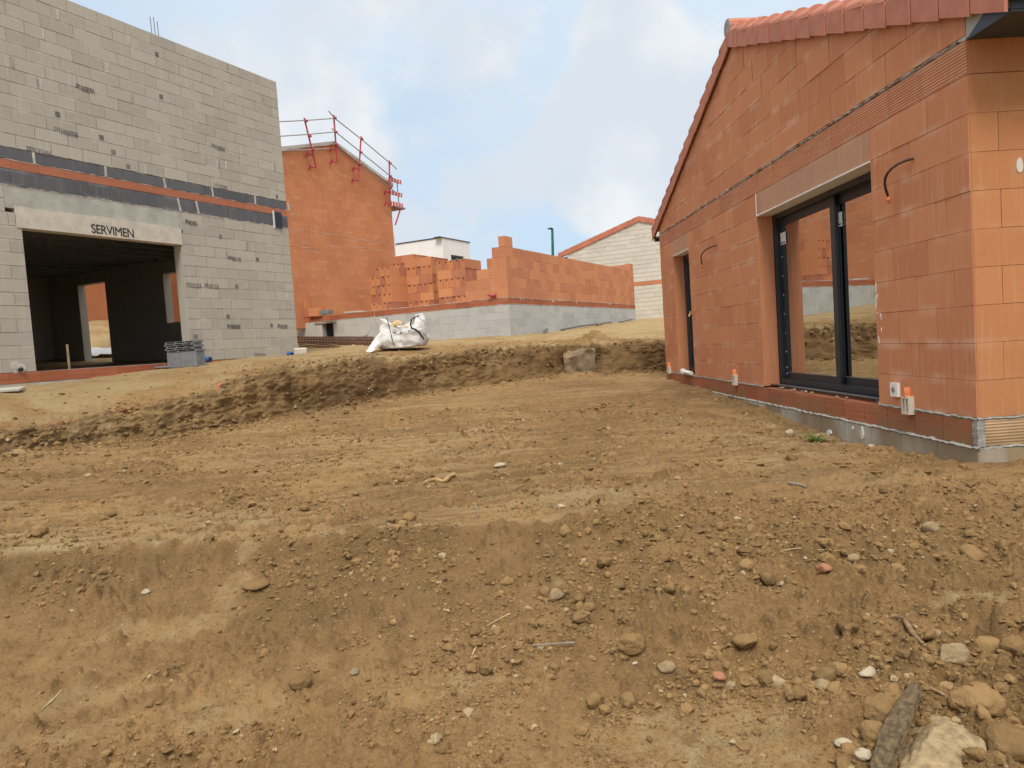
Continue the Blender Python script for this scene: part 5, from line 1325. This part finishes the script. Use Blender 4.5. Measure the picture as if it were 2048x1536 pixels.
root([(82, 1424), (104, 1405), (124, 1384)], .0035, 'twig', 'thin pale straw at the bottom left', 'straw')
root([(952, 1014), (957, 1034)], .006, 'wood_grey', 'small grey twig standing above the ledge in the middle', 'twig')
root([(1100, 945), (1106, 950)], .006, 'twig', 'short light straw in the middle ground', 'straw')
root([(1560, 1105), (1600, 1100), (1640, 1103), (1690, 1106)], .003, 'twig', 'long thin curved straw in the right middle ground', 'straw')
root([(1890, 1395), (1860, 1380)], .008, 'root', 'short brown twig beside the large pale rock', 'twig')
root([(1575, 968), (1600, 972), (1612, 977)], .009, 'wood_grey', 'grey stick on the dug ground before the foundation', 'twig')

# green weed at the foundation
def weed():
    p = gp(1630, 884); T = thing('weed', 'small bright green weed growing beside the house foundation', 'plant', p); R = random.Random(2)
    mb = MB(); mst = MB()
    for k in range(26):
        a = R.uniform(0, 6.28); l = R.uniform(.06, .16); t = p+V(math.cos(a)*l*.9, math.sin(a)*l*.6, R.uniform(.02, .10)); mst.tube([p, (p+t)/2+V(0, 0, .02), t], .002, 4)
        for q in range(9):
            f = R.uniform(.3, 1.05); c = p+(t-p)*f+V(R.uniform(-.02, .02), R.uniform(-.02, .02), R.uniform(-.005, .015)); b = R.uniform(0, 6.28); s = R.uniform(.008, .016)
            u = V(math.cos(b), math.sin(b), R.uniform(-.3, .5))*s; v = V(-math.sin(b), math.cos(b), R.uniform(-.3, .3))*s*.5
            mb.face([c-u, c+v, c+u, c-v])
    mst.build('stem', 'leaf', T); mb.build('leaves', 'leaf', T)
weed()

# ---- loose clods: the largest as objects, the crumbs as one heap of stuff
VARS = [lump_mesh('earth_clod', 100+i, 3, 'clod', (1, .75+.04*i % .3, .68), .45, 1) for i in range(9)]
SM = []
for i in range(7):
    me = lump_mesh('crumb', 200+i, 1, None, (1, .8, .7), .8); co = np.zeros(len(me.vertices)*3); me.vertices.foreach_get('co', co)
    SM.append((co.reshape(-1, 3), np.array([p.vertices[:] for p in me.polygons])))
rb_at = lambda t: float(rb_of(np.array([max(-60, min(60, t))]))[0])
cand = []
NN = 270000
t_ = rng.uniform(-39, 39, NN); r_ = 2.0*(11./2.0)**(rng.random(NN)**1.05); xs = r_*np.sin(np.radians(t_)); ys = r_*np.cos(np.radians(t_))
den = .22+1.25*fbm(xs*1.3, ys*1.3, 501, 3)+.8*fbm(xs*5, ys*5, 505, 2)+.8*sstep(xs, 0., 1.2)*(ys < 4.8)+.45*np.exp(-((ys-4.05)/.35)**2)*(xs < .8)
for (a, b, rx, ry, ro) in pads:
    c, s_ = math.cos(ro), math.sin(ro); du = ((xs-a)*c+(ys-b)*s_)/(rx*1.0); dv = (-(xs-a)*s_+(ys-b)*c)/(ry*1.1); den = np.where(du*du+dv*dv < 1., den*.25, den)
den = np.where((xs < -.6) & (ys < 4.0), den*.75, den)
keep = (rng.random(NN) < np.clip(den, .03, 1)*.5) & (r_ < rb_of(t_)+.1)
ee = -((xs-P[0])*eR[0]+(ys-P[1])*eR[1]); keep &= ~((ee < .1) & (ys > 5.15))
sz = np.minimum(.045, .0032*np.exp(rng.normal(.25, .66, NN))*(1+.14*(r_-2)))*(1+.25*sstep(xs, .2, 1.2)*(ys < 4))
for x, y, s, r in zip(xs[keep][:72000], ys[keep][:72000], sz[keep][:72000], r_[keep][:72000]): cand.append((float(x), float(y), float(s), float(r)))
for k in range(1800):
    t = random.uniform(-38, 14); f = random.random()**1.3; tt = np.array([t]); r = float(rb_of(tt)[0])*(1-f)+float(rt_of(tt)[0])*f-.09; x, y = r*math.sin(math.radians(t)), r*math.cos(math.radians(t))
    cand.append((x, y, min(.06, .013*math.exp(random.gauss(0.2, .5))), r))
for k in range(1500):                                     # crumbs along the foot of the bank and on it
    t = random.uniform(-38, 14); r = rb_at(t)+random.gauss(-.12, .28); x, y = r*math.sin(math.radians(t)), r*math.cos(math.radians(t))
    cand.append((x, y, min(.07, .014*math.exp(random.gauss(0.2, .5))), r))
for k in range(1500):                                     # crumbs on the plateau behind the lip
    t = random.uniform(-36, 12); r = float(rt_of(np.array([t]))[0])+abs(random.gauss(.1, 1.0)); x, y = r*math.sin(math.radians(t)), r*math.cos(math.radians(t))
    cand.append((x, y, min(.04, .007*math.exp(random.gauss(0.2, .6))), r))
cand.sort(key=lambda c: -c[2]/c[3])
big, small = cand[:280], cand[280:]
for (x, y, s, r) in big:
    o = bpy.data.objects.new('earth_clod', random.choice(VARS)); COL.objects.link(o); s *= 1.05
    o.scale = (s, s*random.uniform(.8, 1.15), s*random.uniform(.8, 1.1)); o.location = (x, y, gz(x, y)+s*.25); o.rotation_euler = (random.uniform(-.5, .5), random.uniform(-.5, .5), random.uniform(0, 6.28))
    tag(o, 'loose brown earth clod lying on the dug soil', 'clod', 'loose earth clods')
vs, fs_, cs = [], [], []; base = 0
for (x, y, s, r) in small:
    v, f = random.choice(SM); a = random.uniform(0, 6.28); c, n_ = math.cos(a), math.sin(a)
    sx, sy, sz = s, s*random.uniform(.75, 1.2), s*random.uniform(.7, 1.1)
    px, py, pz = v[:, 0]*sx, v[:, 1]*sy, v[:, 2]*sz
    vs.append(np.stack([px*c-py*n_+x, px*n_+py*c+y, pz+gz(x, y)+s*.12], -1)); fs_.append(f+base); base += len(v); cs.append(np.full(len(v), random.random()))
# finest grit: tiny angular bits near the camera
NG = 120000; tg = rng.uniform(-40, 40, NG); rg_ = 1.95*(5.2/1.95)**rng.random(NG); xg = rg_*np.sin(np.radians(tg)); yg = rg_*np.cos(np.radians(tg))
kg = rng.random(NG) < np.clip(.45+1.1*fbm(xg*2.3, yg*2.3, 601, 3)+.6*fbm(xg*9, yg*9, 605, 2), .06, 1)*.6
OV = np.array([[1, 0, 0], [-1, 0, 0], [0, 1, 0], [0, -1, 0], [0, 0, 1], [0, 0, -1]], float)*np.array([1, .8, .7]); OF = np.array([[0, 2, 4], [2, 1, 4], [1, 3, 4], [3, 0, 4], [2, 0, 5], [1, 2, 5], [3, 1, 5], [0, 3, 5]])
for x, y in zip(xg[kg][:45000], yg[kg][:45000]):
    s = .0021*math.exp(random.gauss(.2, .4)); a = random.uniform(0, 6.28); c, n_ = math.cos(a), math.sin(a); v = OV*s*rng.uniform(.6, 1.3, (6, 1))
    vs.append(np.stack([v[:, 0]*c-v[:, 1]*n_+x, v[:, 0]*n_+v[:, 1]*c+y, v[:, 2]+gz(x, y)+s*.3], -1)); fs_.append(OF+base); base += 6; cs.append(np.full(6, random.random()))
vs = np.concatenate(vs); fs_ = np.concatenate(fs_); cs = np.concatenate(cs)
me = bpy.data.meshes.new('loose_crumbs'); me.from_pydata(vs, [], fs_.tolist()); me.polygons.foreach_set('use_smooth', np.zeros(len(fs_), bool))
c4 = np.ones((len(vs), 4)); c4[:, 0] = cs; c4[:, 1:3] = 0
ca_ = me.color_attributes.new('Col', 'FLOAT_COLOR', 'POINT'); ca_.data.foreach_set('color', c4.ravel()); me.materials.append(M['clod'])
o = bpy.data.objects.new('loose_crumbs', me); COL.objects.link(o); tag(o, 'small brown soil crumbs and grit scattered over the dug ground', 'soil crumbs', None, 'stuff')

# concrete footing sticking out of the far bank
q = ray(1160, 745)*16.85
bm = bmesh.new(); bmesh.ops.create_cube(bm, size=1); bmesh.ops.subdivide_edges(bm, edges=bm.edges[:], cuts=14, use_grid_fill=True)
for v in bm.verts:
    p_ = v.co.copy(); v.co = Vector((p_.x*.70*(1+.10*(.5-p_.z)), p_.y*.7, p_.z*.70+.03*p_.x))+Vector((mnoise.noise(p_*5), mnoise.noise(p_*5+Vector((7, 1, 2))), mnoise.noise(p_*4+Vector((1, 9, 2)))))*.035*(1+(p_.z > .3))
me = bpy.data.meshes.new('concrete_footing'); bm.to_mesh(me); bm.free(); me.materials.append(M['footing_concrete'])
o = bpy.data.objects.new('concrete_footing', me); COL.objects.link(o); o.location = (q[0], q[1]+.27, -.64)
tag(o, 'dirty concrete footing block exposed in the far bank', 'footing')
# white plastic sheet beyond the garage doorway
def sheet():
    c = ray(186, 698)*20.4; c[2] = gz(c[0], c[1]); mb = MB(); n, m = 26, 12
    def f(i, j):
        u, v = i/n-.5, j/m-.5; x, y = c[0]+u*2.2, c[1]+v*1.1
        return V(x, y, gz(x, y)+.08+.18*(u+.5)*(.5+v)+.07*mnoise.noise(Vector((u*7, v*7, 1)))+.05*abs(mnoise.noise(Vector((u*13, v*13, 4)))))
    for i in range(n):
        for j in range(m): mb.face([f(i, j), f(i+1, j), f(i+1, j+1), f(i, j+1)], smooth=True)
    tag(mb.build('plastic_sheet', 'sheet', weld=True), 'crumpled white plastic sheet on the sand beyond the garage doorway', 'sheet')
sheet()

# ------------------------------------------------------------------ sky and light
SUN_EL, SUN_AZ = math.radians(52), math.radians(184)     # azimuth clockwise from the view direction: behind the camera
sd = bpy.data.lights.new('sun', 'SUN'); sd.energy = 1.9; sd.angle = math.radians(18); sd.color = (1., .95, .87)
so = bpy.data.objects.new('sun', sd); COL.objects.link(so)
dv = Vector((math.sin(SUN_AZ)*math.cos(SUN_EL), math.cos(SUN_AZ)*math.cos(SUN_EL), math.sin(SUN_EL)))
so.rotation_euler = dv.to_track_quat('Z', 'Y').to_euler()
w = bpy.data.worlds.new('World'); SC.world = w; w.use_nodes = True
n = w.node_tree.nodes; l = w.node_tree.links; bg = n['Background']; bg.inputs['Strength'].default_value = .12
sky = nd(n, 'ShaderNodeTexSky', sky_type='NISHITA'); sky.sun_disc = False; sky.sun_elevation = SUN_EL; sky.sun_rotation = SUN_AZ; sky.dust_density = 1.5
tc = nd(n, 'ShaderNodeTexCoord').outputs['Generated']
sp = nd(n, 'ShaderNodeSeparateXYZ'); l.new(tc, sp.inputs[0])
# project directions on a cloud deck so that clouds flatten towards the horizon
zc = math_(n, l, 'ADD', math_(n, l, 'MAXIMUM', sp.outputs[2], 0.), .35)
cx_ = nd(n, 'ShaderNodeCombineXYZ'); l.new(math_(n, l, 'DIVIDE', sp.outputs[0], zc), cx_.inputs[0]); l.new(math_(n, l, 'DIVIDE', sp.outputs[1], zc), cx_.inputs[1]); l.new(sp.outputs[2], cx_.inputs[2])
veil = noi(n, l, cx_.outputs[0], .95, 3, .45)
f1 = noi(n, l, scalev(n, l, tc, (1, 1, 1.5)), 4.2, 8, .6); 
def lobe(x, y, r0, r1):
    d = ray(x, y); d = d/np.linalg.norm(d)
    dp = nd(n, 'ShaderNodeVectorMath', operation='DOT_PRODUCT'); l.new(tc, dp.inputs[0]); dp.inputs[1].default_value = tuple(d)
    nn = nd(n, 'ShaderNodeVectorMath', operation='NORMALIZE'); l.new(tc, nn.inputs[0]); l.new(nn.outputs[0], dp.inputs[0])
    return ramp(n, l, dp.outputs['Value'], math.cos(r1), math.cos(r0))
lo = None
for (x, y, r0, r1, s) in ((1260, 110, .02, .10, 1.), (1270, 220, .03, .14, 1.), (1200, 300, .02, .12, 1.), (1250, 330, .04, .15, 1.), (1290, 400, .02, .12, .9), (700, 270, .01, .10, .9), (620, 240, .02, .12, .9), (1040, 400, .01, .09, .55), (860, 150, .02, .2, .5), (620, 60, .02, .22, .55), (1000, 470, .02, .2, .5)):
    q = math_(n, l, 'MULTIPLY', lobe(x, y, r0, r1), s); lo = q if lo is None else math_(n, l, 'MAXIMUM', lo, q)
puff = ramp(n, l, math_(n, l, 'ADD', f1, math_(n, l, 'MULTIPLY', lo, .30)), .54, .72)
vl = ramp(n, l, veil, .40, .68, .25, .82)
SKYMUL = 1.
skyb = mixc(n, l, .8, sky.outputs[0], (3.3, 4.45, 5.65))
blue = mixc(n, l, vl, skyb, (4.7, 5.3, 5.95))
shade = ramp(n, l, noi(n, l, tc, 5.5, 4, .5), .42, .68)
cl = mixc(n, l, shade, (4.5, 4.85, 5.25), (5.9, 5.95, 6.0))
cc_ = mixc(n, l, math_(n, l, 'MULTIPLY', puff, .85), blue, cl)
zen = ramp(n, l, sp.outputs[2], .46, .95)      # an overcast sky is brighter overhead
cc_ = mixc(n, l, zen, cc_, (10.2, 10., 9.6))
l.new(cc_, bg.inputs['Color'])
SC.view_settings.view_transform = 'Standard'; SC.view_settings.look = 'None'; SC.view_settings.exposure = 0.42; SC.view_settings.gamma = 1.0
SC.render.engine = 'CYCLES'
SC.cycles.max_bounces = 6; SC.cycles.transparent_max_bounces = 8
for o in bpy.data.objects:
    if '_o' in o: del o['_o']
